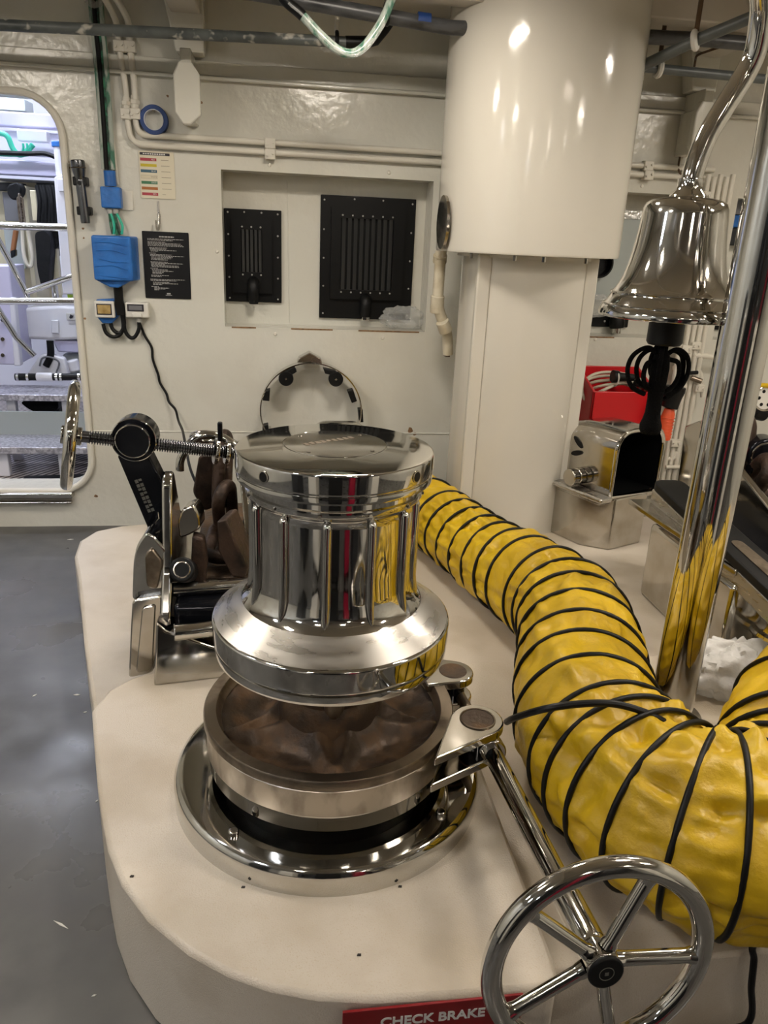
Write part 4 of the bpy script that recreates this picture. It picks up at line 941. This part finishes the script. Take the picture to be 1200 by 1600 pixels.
# black notice
x0, x1, z0, z1 = -.5895, -.3795, 1.154, 1.453
t = thing('instruction_sign', 'black notice with lines of small white print on the wall', 'sign', ((x0 + x1) / 2, W, z0))
obj('plate', G().prism(round_poly([(x0, W - .005, z0), (x1, W - .005, z0), (x1, W - .005, z1), (x0, W - .005, z1)], .005), (0, .004, 0)), 'sign_black', t)
wd, hh = x1 - x0, z1 - z0; random.seed(11)
rows = [(.36, .065, .68, 1)]
for y, s, e in ((.105, .11, .88), (.122, .11, .65), (.15, .11, .50), (.168, .11, .82), (.186, .11, .86), (.204, .11, .88), (.235, .14, .52), (.252, .15, .50), (.27, .16, .72), (.285, .17, .33), (.315, .13, .28), (.335, .15, .62), (.353, .15, .88), (.372, .17, .63), (.39, .17, .60), (.41, .17, .52), (.445, .15, .52), (.462, .16, .85), (.48, .16, .46), (.497, .16, .75), (.515, .17, .76), (.54, .14, .30), (.56, .17, .52), (.58, .18, .63), (.60, .18, .42), (.615, .18, .38), (.645, .15, .53), (.662, .15, .37), (.705, .13, .88), (.722, .13, .70), (.75, .18, .54), (.767, .18, .73), (.784, .18, .38), (.815, .14, .30), (.835, .20, .52), (.85, .20, .44), (.865, .20, .30)):
    rows.append((s, y, e, 0))
rects = []
for s, y, e, b in rows:
    x = s
    while x < e:
        l_ = random.uniform(.02, .07); rects.append((x0 + wd * x, z1 - hh * (y + (.018 if b else .009)), x0 + wd * min(e, x + l_), z1 - hh * y)); x += l_ + .012
rects += [(x0 + wd * .47, z1 - hh * .935, x0 + wd * .55, z1 - hh * .915), (x0 + wd * .44, z1 - hh * .952, x0 + wd * .58, z1 - hh * .945)]
o = obj('printed_lines', quad_bars(rects, W - .005, .0005), 'print_grey', t, smooth=0); o['kind'] = 'stuff'

# blue wrapped junction boxes with cables
t = thing('junction_box', 'small junction box wrapped in blue film under the green cables', 'box', P(174, 326, 3.84))
a, b = P(156, 291, W - .05), P(190, 326, W - .05)
obj('box_body', G().box((a.x, W - .055, b.z), (b.x, W - .002, a.z)), 'blue_plastic', t, bevel=.006)
obj('back_plate', G().box((a.x + .03, W - .006, b.z - .005), (b.x + .045, W - .0015, a.z - .01)), 'pipe_paint', t, bevel=.002)
for x in (172, 181): obj('cable_gland', G().cyl(P(x, 327, W - .03), P(x, 334, W - .03), .013, n=14), 'grey_plastic', t)
for i, q in enumerate((((171, 333), (173, 350), (176, 366)), ((173, 333), (178, 350), (178, 366)), ((180, 333), (181, 348), (183, 367)), ((182, 333), (191, 352), (190, 366)), ((179, 333), (186, 360), (188, 367)))):
    obj('green_lead', G().tube(spline([P(x, y, W - .03 - .006 * (i % 2)) for x, y in q], 8), .006, 8), 'teal_cable' if i % 2 else 'green_cable', t)
t = thing('control_box', 'large control box wrapped in blue film left of the black notice', 'box', P(180, 446, 3.8))
a, b = P(141, 367, W - .11), P(208, 440, W - .11)
obj('box_body', G().prism(round_poly([(a.x, W - .11, b.z), (b.x, W - .11, b.z), (b.x, W - .11, a.z), (a.x, W - .11, a.z)], .012), (.018, .108, 0)), 'blue_plastic', t, bevel=.012, seg=3)
obj('wrapped_base', G().prism(pp([(150, 438), (206, 438), (184, 450), (172, 449)], W - .085), (0, .075, 0)), 'blue_plastic', t, bevel=.006)
obj('black_trunk', G().tube([P(184, 444, W - .04), P(186, 470, W - .035), P(190, 492, W - .035)], .021, 14), 'black_rubber', t)
random.seed(3)
for i in range(5):
    zz = a.z - .03 - .035 * i; obj('film_crease', G().tube(spline([Vector((a.x + .01 + .03 * random.random(), W - .1105, zz)), Vector(((a.x + b.x) / 2, W - .1125, zz + .012 * random.uniform(-1, 1))), Vector((b.x - .02, W - .1105, zz - .012))], 6), .0018, 6), 'blue_plastic', t)
# two weatherproof sockets
t = thing('wall_switch', 'wall switch with amber window on a blue base', 'switch', P(164, 500, 3.85))
a, b = P(146, 470, W - .05), P(180, 497, W - .05)
obj('blue_base', G().prism(pp([(150, 468), (186, 466), (188, 492), (174, 506), (160, 505), (150, 494)], W - .028), (0, .026, 0)), 'blue_plastic', t, bevel=.004)
S_ = obj('cover', G().box((a.x, W - .055, b.z), (b.x, W - .026, a.z)), 'white_plastic', t, bevel=.006)
obj('window_frame', G().box((a.x + .012, W - .0565, b.z + .014), (b.x - .012, W - .054, a.z - .012)), 'print_dark', S_)
obj('window', G().box((a.x + .017, W - .059, b.z + .019), (b.x - .017, W - .056, a.z - .017)), 'glass_clear', S_, bevel=.001)
t = thing('wall_socket', 'grey wall socket with clear lid left of the black cable', 'socket', P(214, 500, 3.85))
a, b = P(195, 472, W - .05), P(230, 497, W - .05)
S_ = obj('housing', G().box((a.x, W - .055, b.z), (b.x + .008, W - .002, a.z)), 'white_plastic', t, bevel=.006)
obj('lid', G().box((a.x + .01, W - .058, b.z + .03), (b.x - .012, W - .054, a.z - .008)), 'print_dark', S_, bevel=.002)
obj('lid_pane', G().box((a.x + .018, W - .0595, b.z + .036), (b.x - .02, W - .0575, a.z - .014)), 'next_grey', S_)
obj('catch', G().box((a.x + .03, W - .064, b.z + .004), (a.x + .075, W - .054, b.z + .022)), 'white_plastic', S_, bevel=.003)
obj('gland', G().cyl(P(217, 497, W - .03), P(217, 503, W - .03), .014, n=12), 'grey_plastic', t)
# black leads
YC = W - .03
for pts_, lb in ((((187, 470), (192, 500), (192, 515), (186, 524), (176, 526), (166, 520), (161, 506)), 'outer black lead looping from the trunk to the wall switch'),
                 (((190, 480), (194, 505), (190, 518), (183, 520), (176, 514), (173, 505)), 'inner black lead looping from the trunk to the wall switch'),
                 (((193, 490), (195, 515), (203, 527), (211, 526), (217, 514), (217, 503)), 'black lead looping from the trunk to the wall socket')):
    tag(obj('socket_lead', G().tube(spline([P(x, y, YC) for x, y in pts_], 8), .009, 10), 'black_rubber'), lb, 'cable', 'black leads under the blue box')
tag(obj('dangling_cable', G().tube(spline([P(x, y, q) for x, y, q in ((217, 503, W - .03), (222, 514, W - .012), (227, 526, W - .01), (237, 543, W - .01), (239, 562, W - .01), (247, 585, W - .01), (250, 598, W - .01), (260, 615, W - .012), (264, 628, W - .02), (274, 640, W - .04), (279, 658, W - .12), (285, 672, 3.6), (289, 690, 3.4), (300, 740, 3.1), (330, 790, 2.95), (365, 790, 2.9), (400, 830, 2.95))], 8), .0062, 8), 'black_rubber'), 'thin black cable wandering down the wall from the grey socket', 'cable')

# green cable bundle in clear film on a tray
t = thing('cable_bundle', 'vertical bundle of green cables in torn clear film left of the white pipes', 'cable', P(170, 290, 3.86))
mid = [P(x, y, W - .03) for x, y in ((150, 0), (153, 40), (157, 80), (162, 140), (166, 200), (170, 265))]
for k, (ox, m) in enumerate(((-.022, 'plastic_wrap'), (-.008, 'black_rubber'), (.006, 'green_cable'), (.02, 'plastic_wrap'))):
    obj('cable', G().tube(spline([q + Vector((ox, -.006 * (k % 2), 0)) for q in mid], 6), .0105, 10), m, t)
obj('tray', G().prism([P(146, 0, W - .004), P(156, 0, W - .004), P(160, 100, W - .004), P(177, 288, W - .004), P(163, 288, W - .004), P(150, 100, W - .004)], (0, .003, 0)), 'pipe_paint', t)
for (x0_, y0_, x1_, y1_) in ((147, 60, 164, 270), (160, 60, 184, 288)): obj('tray_rail', G().tube([P(x0_, y0_, W - .01), P(x1_, y1_, W - .01)], .006, 8), 'pipe_paint', t)
obj('blue_wrap', G().cyl(P(171, 267, W - .03), P(173, 291, W - .03), .026, n=16), 'blue_plastic', t)
obj('torn_film', G().tube(spline([P(138, 0, W - .05), P(148, 8, W - .06), P(160, 2, W - .05)], 4), [.02] * 9, 8, flat=.3), 'clear_bag', t)

# white pipe pair along the wall
YP = W - .022
pA = [P(158, -10, W - .12), P(170, 8, W - .10), P(182, 32, YP), P(186, 72, YP), P(190, 98, YP), P(197, 140, YP), P(198, 180, YP)]
pA = [Vector(q) for q in pA]; hA, hB = P(320, 232, YP).z, P(320, 216.5, YP).z
fA = fillet(pA + [Vector((pA[-1].x + .01, YP, hA)), Vector((2.12, YP, hA)), ], .055)
pB = [P(176, -10, W - .12), P(188, 8, W - .10), P(202, 34, YP), P(203, 72, YP), P(206, 100, YP), P(211, 140, YP), P(211, 180, YP)]
fB = fillet(pB + [Vector((pB[-1].x + .008, YP, hB)), Vector((2.16, YP, hB))], .055)
tag(obj('conduit_pipe', G().tube(fA, .0135, 12), 'pipe_paint'), 'white pipe running lower of the pair along the wall', 'pipe', 'white pipes along the wall')
tag(obj('conduit_pipe', G().tube(fB, .0135, 12), 'pipe_paint'), 'white pipe running upper of the pair along the wall', 'pipe', 'white pipes along the wall')
for i, (x, y, lb) in enumerate(((186, 72, 'top left clamp on the descending white pipes'), (203, 73, 'top right clamp on the descending white pipes'), (197, 178, 'lower left clamp beside the blue tape roll'), (211, 178, 'lower right clamp touching the blue tape roll'), (422, 224, 'upper clamp on the level pipes over the recess'), (422, 241, 'lower clamp on the level pipes over the recess'), (1013, 259, 'upper clamp on the level pipes right of the column'), (1013, 274, 'lower clamp on the level pipes right of the column'))):
    c = P(x, y, YP - .008)
    t = thing('pipe_clamp', 'white %s' % lb, 'clamp', c - Z * .02, 'pipe clamps on the wall')
    obj('block', G().box(c + Vector((-.024, -.012, -.022)), c + Vector((.024, .028, .022))), 'pipe_paint', t, bevel=.004)
    for s in (-1, 1): obj('bolt', G().cyl(c + Vector((s * .013, -.020, .004 * s)), c + Vector((s * .013, -.010, .004 * s)), .0055, n=8), 'pipe_paint', t)
for pth, lb in (((197, 152, 197, 172), 'pipe coupling nearest the green cable bundle'), ((211, 150, 211, 170), 'pipe coupling just above the blue tape roll')):
    t = thing('pipe_coupling', 'white ' + lb, 'coupling', P(pth[2], pth[3], YP), 'white pipe couplings')
    a, b = P(pth[0], pth[1], YP), P(pth[2], pth[3], YP)
    obj('sleeve', G().cyl(a, b, .018, n=14), 'pipe_paint', t); obj('nut', G().cyl(a.lerp(b, .3), a.lerp(b, .65), .023, n=6), 'pipe_paint', t, bevel=.002)

# ================================================================ OVERHEAD PIPES
def zpipe(name, label, pts, r, m, cat='pipe', sm=True): return tag(obj(name, G().tube(pts, r, 16), m), label, cat)
zpipe('overhead_pipe', 'grey paint-flecked pipe running overhead across the left wall', [(-3.0, 3.5, 2.158), tuple(P(0, 39, 3.5)), tuple(P(250, 51, 3.5)), tuple(P(545, 66, 3.5))], .0205, 'grey_pipe')
t = thing('pipe_joint', 'black pipe joint with hanger rod at the end of the grey pipe', 'joint', P(560, 72, 3.5))
obj('sleeve', G().tube([P(540, 66, 3.5), P(572, 66, 3.5), P(586, 62, 3.5), P(600, 45, 3.5), P(610, 30, 3.5)], .023, 16), 'black_rubber', t)
obj('band', G().torus(P(526, 62, 3.5), (1, 0, 0), .026, .008, 28, 8), 'black_rubber', t)
obj('hanger_rod', G().cyl(P(526, 58, 3.5), (P(526, 58, 3.5).x, 3.5, CEIL - .002), .010, n=10), 'pipe_paint', t)
t = thing('wrapped_pipe', 'dark film-wrapped pipe overhead with a band of blue tape', 'pipe', P(600, 25, 3.3))
w0, w1 = P(380, -14, 3.3), P(700, 46, 3.3); wdir = (w1 - w0).normalized(); w1 = w0 + wdir * (3.4 - w0.x) / wdir.x; w1.z = min(w1.z, 2.3)
w1 = P(1100, 62, 3.3)
obj('pipe', G().tube([w0 + Vector((-.25, 0, .02)), w0, P(700, 43, 3.3), w1, w1 + Vector((.5, 0, .0))], .026, 16), 'dark_pipe', t)
a, b = P(652, 31, 3.3), P(672, 34, 3.3); obj('blue_band', G().cyl(a, b, .0275, n=18), 'blue_tape', t)
obj('clamp', G().torus(P(604, 22, 3.3), (1, 0, .1), .032, .009, 28, 8), 'black_rubber', t)
obj('hanger_rod', G().cyl(P(604, 14, 3.3), (P(604, 14, 3.3).x, 3.3, CEIL - .01), .008, n=8), 'pipe_paint', t)
t = thing('drooping_hose', 'green hose in clear film drooping in a V from the ceiling', 'hose', P(548, 86, 3.2))
hp_ = spline([P(425, -25, 3.2), P(447, 2, 3.2), P(470, 22, 3.2), P(500, 54, 3.2), P(525, 76, 3.2), P(548, 84, 3.2), P(568, 74, 3.2), P(590, 45, 3.2), P(606, 14, 3.2), P(620, -25, 3.2)], 8)
obj('hose', G().tube(hp_, .0165, 14), 'plastic_wrap', t, smooth=60)
obj('film_edge', G().tube([q + Vector((.008, -.014, -.008)) for q in hp_[8:60]], .006, 8), 'clear_bag', t)
obj('black_sleeve', G().tube(hp_[6:18], .019, 12), 'black_rubber', t)
zpipe('overhead_pipe', 'grey pipe sloping up toward the bell arm at top right', [P(985, 112, 3.3), P(1090, 62, 3.1), P(1172, 28, 2.95), P(1260, -10, 2.8)], .021, 'grey_pipe_plain')
zpipe('overhead_pipe', 'grey level pipe crossing behind the bell arm at top right', [P(985, 103, 3.45), P(1075, 112, 3.45), P(1260, 130, 3.45)], .019, 'grey_pipe_plain')
for (x, y, Yq, ax_, lb) in ((1086, 63, 3.1, (1, -.8, .25), 'on the sloping grey pipe'), (1029, 107, 3.45, (1, 0, 0), 'on the level grey pipe')):
    t = thing('pipe_hanger', 'black banded pipe hanger ' + lb, 'hanger', P(x, y, Yq), 'hangers of the grey pipes')
    c = P(x, y, Yq)
    obj('band', G().torus(c, ax_, .028, .010, 28, 8), 'black_rubber', t)
    obj('inner_ring', G().torus(c, ax_, .026, .0125, 28, 8), 'white_plastic', t)
    obj('rod', G().cyl(c + Z * .03, (c.x, c.y, CEIL - .004), .009, n=10), 'rust', t)
tag(obj('thin_wire', G().tube(fillet([P(1160, 62, 3.55), P(1088, 86, 3.6), P(1082, 120, W - .03), P(1068, 210, W - .03), P(1059, 265, W - .03), P(1066, 276, W - .03), P(1078, 278, W - .03)], .03), .005, 8), 'rust'), 'thin brown wire bent down the wall left of the bell arm', 'wire')
t = thing('ceiling_hatch', 'beige plate fixed under the ceiling behind the bell arm', 'plate', P(1120, 60, 3.6))
obj('plate', G().prism([P(1060, 75, 3.55), P(1160, 54, 3.55), P(1160, 75, 3.7), P(1135, 86, 3.72)], (0, 0, .02)), 'ceiling_paint', t)
obj('stem', G().cyl(P(1120, 66, 3.6), (P(1120, 66, 3.6).x, 3.6, CEIL - .002), .02, n=10), 'ceiling_paint', t)

# paint chips and litter on the grey floor and the plinth
random.seed(21)
for i, (x, y, l_, a_, lb) in enumerate(((110, 843, .03, .2, 'white paint chip on the floor near the doorway'), (54, 1087, .018, .9, 'pale sliver on the grey floor'), (120, 1086, .022, 0, 'pale sliver beside the edge of the plinth'), (133, 1113, .012, .5, 'tiny pale chip beside the plinth edge'), (151, 1252, .010, 1, 'tiny pale chip lowest along the plinth edge'), (95, 1445, .045, -.6, 'thin pale fibre on the grey floor'), (147, 1556, .010, .3, 'tiny pale chip at the bottom left of the floor'))):
    c = Zp(x, y, 0); d = Vector((math.cos(a_), math.sin(a_), 0)); n_ = Vector((-d.y, d.x, 0)); ww = .003 if 'fibre' in lb else l_ * .22
    tag(obj('floor_chip', G().prism([c - d * l_ / 2, c + n_ * ww, c + d * l_ / 2, c - n_ * ww * .7], (0, 0, .0015)), 'debris', smooth=0), lb, 'chip', 'chips on the floor')
for x, y, lb in ((625, 1386, 'dark crumb on the plinth just right of the flange'), (380, 1387, 'dark crumb on the plinth left of centre'), (561, 1493, 'dark crumb near the front edge of the plinth'), (206, 1370, 'small dark crumb near the plinth corner')):
    c = Zp(x, y, ZPAD); tag(obj('grit_crumb', G().prism([c + Vector((-.004, -.001, 0)), c + Vector((.003, -.002, 0)), c + Vector((.004, .002, 0)), c + Vector((-.002, .003, 0))], (0, 0, .002)), 'dirt', smooth=0), lb, 'crumb', 'crumbs on the plinth')

# ================================================================ THE ROOM BEYOND THE DOORWAY
NY0, NY1 = W + T, 6.6
struct('floor_next_room', G().box((-3.4, NY0, .05), (.6, NY1, .12)), 'grating')
struct('wall_next_back', G().box((-3.4, NY1, .1), (.6, NY1 + .1, 2.7)), 'next_white')
struct('wall_next_left', G().box((-3.5, NY0, .1), (-3.4, NY1, 2.7)), 'next_white')
struct('wall_next_right', G().box((.6, NY0, .1), (.7, NY1, 2.7)), 'next_white')
struct('ceiling_next_room', G().box((-3.5, NY0, 2.7), (.7, NY1 + .1, 2.8)), 'next_white')
for x, y, lb in ((-1.6, 4.55, 'cool white ceiling lamp just past the doorway'), (-1.7, 5.6, 'cool white ceiling lamp deeper in the next room')):
    lamp(x, y, 'lamp_next', lb, 'x', 2.7, 1.0, .2, 'ceiling lamps of the next room')
GN = 'white beams of the next room'
def pbox(g, c0, c1, Yp, th): a, b = P(*c0, Yp), P(*c1, Yp); return g.box((min(a.x, b.x), Yp, min(a.z, b.z)), (max(a.x, b.x), Yp + th, max(a.z, b.z)))
def wbeam(name, lb, c0, c1, Yp, th, m='next_lilac', cat='beam', ext=0):
    a, b = P(*c0, Yp), P(*c1, Yp); return tag(obj(name, G().box((min(a.x, b.x) - ext, Yp, min(a.z, b.z)), (max(a.x, b.x) + ext * .4, Yp + th, max(a.z, b.z))), m, bevel=.008), lb, cat)
wbeam('cross_beam', 'topmost lilac white beam seen through the doorway', (-20, 172), (104, 202), 5.6, .12, ext=.5)
wbeam('cross_beam', 'lilac white beam under the teal cables in the next room', (-20, 247), (96, 277), 5.5, .12, ext=.5)
wbeam('backing_panel', 'pale panel behind the teal cables in the next room', (-20, 202), (104, 247), 5.7, .05, 'next_white', 'panel', ext=.5)
wbeam('duct_box', 'pale duct boxes near the ceiling of the next room', (-10, 150), (40, 175), 5.9, .2, 'panel_grey', 'duct')
wbeam('terminal_box', 'white terminal box above the teal cables', (25, 201), (75, 223), 5.5, .07, 'next_white', 'box')
tag(obj('teal_cable', G().tube(spline([P(x, y, 5.45) for x, y in ((-30, 205), (0, 208), (12, 214), (20, 232), (30, 242), (40, 238), (52, 226))], 8), .016, 10), 'teal_cable'), 'thick teal cable dipping under the white terminal box', 'cable')
for k, x in enumerate((36, 42, 48)):
    tag(obj('teal_lead', G().tube(spline([P(x, 224, 5.44), P(x, 234, 5.44), P(x - 8, 243, 5.44), P(-20, 241, 5.44)], 8), .007, 8), 'teal_cable'), '%s of the thin teal leads into the terminal box' % ('left one', 'middle one', 'right one')[k], 'cable', 'teal leads into the terminal box')
tag(obj('black_cable', G().tube(spline([P(-20, 238, 5.42), P(40, 240, 5.42), P(70, 240, 5.42), P(92, 248, 5.42)], 8), .014, 8), 'black_rubber'), 'black cable beside the teal leads in the next room', 'cable')
t = thing('door_post', 'white steel post with a blue cap just inside the doorway', 'post', P(110, 460, 4.9))
o = G(); o.prism([P(84, 277, 4.9), P(104, 270, 4.9), P(121, 460, 4.9), P(98, 460, 4.9)], (0, .08, 0)); obj('post', o, 'next_white', t, bevel=.008)
obj('tube', G().cyl(P(91, 228, 5.0), P(96, 285, 5.0), .026, n=20), 'next_white', t)
obj('blue_cap', G().cyl(P(90, 221, 5.0), P(91, 230, 5.0), .034, n=20), 'blue_plastic', t, bevel=.004)
obj('plate', G().box(P(89, 279, 4.88), P(105, 300, 4.90)), 'next_white', t, bevel=.004)
# wardrobe niche with hanging gear
t = thing('gear_cabinet', 'cream open cabinet holding black gear in the next room', 'cabinet', P(50, 450, 5.5))
pbx = lambda nm, c0, c1, Yp, th, m: obj(nm, pbox(G(), c0, c1, Yp, th), m, t, bevel=.004)
pbx('back_panel', (-20, 278), (96, 470), 5.75, .04, 'next_cream')
pbx('top_panel', (-20, 277), (96, 284), 5.4, .38, 'next_grey')
pbx('upright', (40, 290), (52, 470), 5.42, .30, 'next_cream')
pbx('door_panel', (46, 297), (60, 345), 5.35, .03, 'next_cream')
pbx('grey_panel', (3, 300), (30, 346), 5.5, .05, 'next_grey')
pbx('dark_lining', (56, 284), (96, 400), 5.70, .04, 'locker_dark')
pbx('dark_lining', (-20, 284), (40, 300), 5.66, .04, 'locker_dark')
pbx('low_panel', (5, 355), (40, 420), 5.6, .05, 'panel_grey')
pbx('label_panel', (78, 388), (96, 462), 5.38, .05, 'next_cream')
def gear(name, lb, cat, pts, Yp, th, m, grp=None): return tag(obj(name, G().prism(round_poly(pp(pts, Yp), .03), (0, th, 0)), m, bevel=.012), lb, cat, grp)
gear('tool_bag', 'black tool bag hung high at the left of the cabinet', 'bag', ((10, 290), (26, 284), (34, 292), (32, 306), (20, 314), (11, 304)), 5.30, .1, 'cloth_black')
for i in range(6):
    x = 58 + 4.9 * i
    tag(obj('black_hose', G().tube(spline([P(x, 290, 5.3), P(x + 4 + 2 * (i % 2), 315, 5.28), P(x + 3 + i * .6, 348, 5.3)], 8), .0135, 10), 'cloth_black'), '%s black hose hanging by the door post' % ('first', 'second', 'third', 'fourth', 'fifth', 'sixth')[i], 'hose', 'black hoses hanging in the cabinet')
gear('black_sack', 'tall black sack below the hanging hoses', 'sack', ((54, 362), (72, 360), (80, 375), (78, 405), (76, 440), (66, 456), (58, 420)), 5.25, .12, 'cloth_black')
gear('black_jacket', 'black jacket behind the tall black sack', 'jacket', ((80, 362), (91, 360), (92, 386), (80, 392)), 5.35, .08, 'cloth_black')
t = thing('axe', 'wooden handled axe with black head hanging in the cabinet', 'axe', P(18, 405, 5.4))
obj('handle', G().tube([P(25, 360, 5.4), P(22, 380, 5.4), P(20, 396, 5.4)], .016, 10), 'wood', t)
obj('head', G().prism(pp([(16, 392), (24, 390), (24, 400), (17, 404)], 5.38), (0, .04, 0)), 'black_steel', t, bevel=.004)
t = thing('tackle_chain', 'thin grey chain hanging from the black tool bag', 'chain', P(36, 345, 5.25))
for i in range(9):
    c = P(31 + .5 * i, 310 + 4.5 * i, 5.25); obj('chain_link', G().tube(link_path(c, (0, 0, 1), (1, 0, 0) if i % 2 else (0, 1, 0), .05, .03, 16), .006, 6, closed=True), 'dirty_steel', t)
tag(obj('rope_loop', G().tube(spline([P(x, y, 5.3) for x, y in ((35, 360), (37, 395), (42, 412), (49, 415), (51, 400), (46, 370), (44, 358))], 8), .012, 8), 'cream_cable'), 'cream rope loop hanging beside the axe', 'rope')
gear('hi_vis_vest', 'lime green vest low beside the door post', 'vest', ((103, 450), (110, 446), (112, 466), (106, 468)), 4.99, .05, 'hi_vis')
# rails
t = thing('handrail', 'polished steel handrail of two bars and braces across the doorway', 'railing', P(20, 470, 4.75))
hr = lambda nm, q, Yp, r: obj(nm, G().tube([P(x, y, Yp) for x, y in q], r, 16), 'chrome', t)
hr('top_bar', ((-330, 343), (111, 356)), 4.75, .020); hr('lower_bar', ((-330, 469), (123, 471)), 4.7, .020)
hr('brace', ((-10, 362), (15, 408), (41, 458), (44, 470)), 4.85, .017); hr('brace', ((41, 457), (80, 443), (116, 431)), 4.85, .017)
hr('brace', ((-6, 478), (26, 528), (54, 556)), 4.85, .017)
for px in (-300, 128):
    q = P(px, 470, 4.72); obj('upright', G().cyl((q.x, 4.73, .12), (q.x, 4.73, P(px, 350, 4.72).z), .02, n=16), 'chrome', t)
hr('stub', ((85, 446), (88, 472)), 4.88, .018)
# engine
t = thing('generator_engine', 'white marine engine with a small leaping emblem plate beyond the handrail', 'engine', P(85, 590, 5.3))
e0 = pp([(32, 482), (90, 477), (140, 480), (140, 530), (92, 532), (38, 530), (32, 508)], 5.3)
obj('cover', G().prism(round_poly(e0, .03), (0, .6, 0)), 'engine_white', t, bevel=.03, seg=3)
obj('cover_band', G().prism(pp([(80, 500), (91, 500), (92, 521), (80, 521)], 5.285), (0, .03, 0)), 'engine_white', t, bevel=.005)
PLT = obj('emblem_plate', G().box(P(103, 489, 5.285), P(119, 500, 5.298)), 'white_plastic', t, bevel=.003)
obj('emblem', G().prism(pp([(108, 496), (110, 491), (113, 493), (115, 493), (113, 497), (110, 498)], 5.282), (0, .004, 0)), 'print_dark', PLT, smooth=0)
obj('sump', G().prism(pp([(82, 532), (140, 534), (140, 552), (90, 550)], 5.32), (0, .5, 0)), 'next_lilac', t, bevel=.01)
obj('bracket', G().prism(pp([(40, 588), (62, 555), (75, 552), (100, 560), (108, 590)], 5.2), (0, .06, 0)), 'engine_white', t, bevel=.01)
obj('lower_block', G().prism(pp([(96, 553), (140, 553), (142, 592), (104, 592)], 5.4), (0, .4, 0)), 'panel_grey', t, bevel=.02)
obj('filter', G().cyl(P(112, 562, 5.3), P(118, 580, 5.3), .04, n=20), 'engine_white', t, bevel=.01)
obj('black_hose', G().tube(spline([P(78, 532, 5.2), P(79, 555, 5.2), P(72, 572, 5.2)], 8), .022, 12), 'black_rubber', t)
obj('wiring', G().tube(spline([P(62, 572, 5.18), P(66, 560, 5.18), P(78, 558, 5.18), P(92, 566, 5.18), P(88, 582, 5.18)], 8), .006, 8), 'next_grey', t)
t = thing('clamped_hose', 'black hose joined by steel clamps behind the upper step', 'hose', P(80, 596, 4.9))
q0, q1 = P(24, 589, 4.9), P(134, 589, 4.9)
obj('hose', G().cyl(q0, q1, .022, n=16), 'black_rubber', t)
obj('white_joint', G().cyl(q0.lerp(q1, .30), q0.lerp(q1, .53), .026, n=16), 'engine_white', t, bevel=.004)
for k in (.02, .16, .57, .63, .89, .96): obj('clamp', G().cyl(q0.lerp(q1, k), q0.lerp(q1, k + .035), .0245, n=18), 'chrome', t)
t = thing('frame_cabinet', 'lilac white frame cabinet at the left edge of the doorway', 'cabinet', P(10, 570, 5.0))
obj('side', G().prism(pp([(-40, 415), (14, 415), (30, 570), (-40, 570)], 5.05), (0, .3, 0)), 'next_lilac', t, bevel=.008)
obj('upright', G().prism(pp([(14, 465), (22, 465), (32, 572), (22, 572)], 5.0), (0, .06, 0)), 'next_white', t, bevel=.006)
for y in (500, 530, 555): obj('bolt', G().cyl(P(4, y, 5.04), P(4, y, 5.06), .012, n=8), 'polished_steel', t)
# steps
t = thing('boarding_steps', 'two alloy treads on white stringers just past the doorway', 'steps', P(60, 735, 4.4))
def tread(nm, yb, yf, Yb, Yf, dz):
    zf = P(60, yf, Yf).z; a = G().box((-2.4, Yf, zf - .02), (-.72, Yb, zf)); o = obj(nm, a, 'alloy', t, bevel=.004)
    obj('nosing', G().box((-2.4, Yf - .012, zf - .035), (-.72, Yf, zf + .002)), 'alloy', o, bevel=.003); return zf
za = tread('tread', 590, 617, 4.95, 4.65, 0); zb = tread('tread', 660, 699, 4.62, 4.32, 0)
obj('riser', G().box((-2.4, 4.60, zb), (-.72, 4.62, za - .09)), 'panel_grey', t)
for x0, x1, Yq, z1_ in ((-20, 14, 4.36, zb - .02), (92, 106, 4.36, zb - .02), (12, 26, 4.68, za - .02), (98, 108, 4.68, za - .02)):
    yy = 730 if Yq < 4.5 else 650; a, b = P(x0, yy, Yq), P(x1, yy, Yq); obj('stringer', G().box((a.x, Yq, .12), (b.x, Yq + .05, z1_)), 'next_white', t, bevel=.004)
obj('lower_tread', G().box((-1.35, 4.66, .17), (-.8, 4.95, .19)), 'alloy', t, bevel=.003)
random.seed(4)
for i, (q, lb) in enumerate(((((30, 628), (60, 624), (90, 622), (92, 640), (70, 650), (45, 640)), 'larger black bag stowed under the upper step'), (((52, 640), (92, 636), (93, 650), (60, 650)), 'smaller black bag stowed under the upper step'))):
    gear('stowed_bag', lb, 'bag', q, 4.9 + .12 * i, .1, 'cloth_black', 'bags under the upper step')
tag(obj('rubber_mat', G().prism([Zp(40, 745, .12), Zp(130, 742, .12), Zp(130, 760, .12), Zp(25, 762, .12)], (0, 0, .006)), 'black_rubber'), 'black rubber mat on the grating inside the doorway', 'mat')
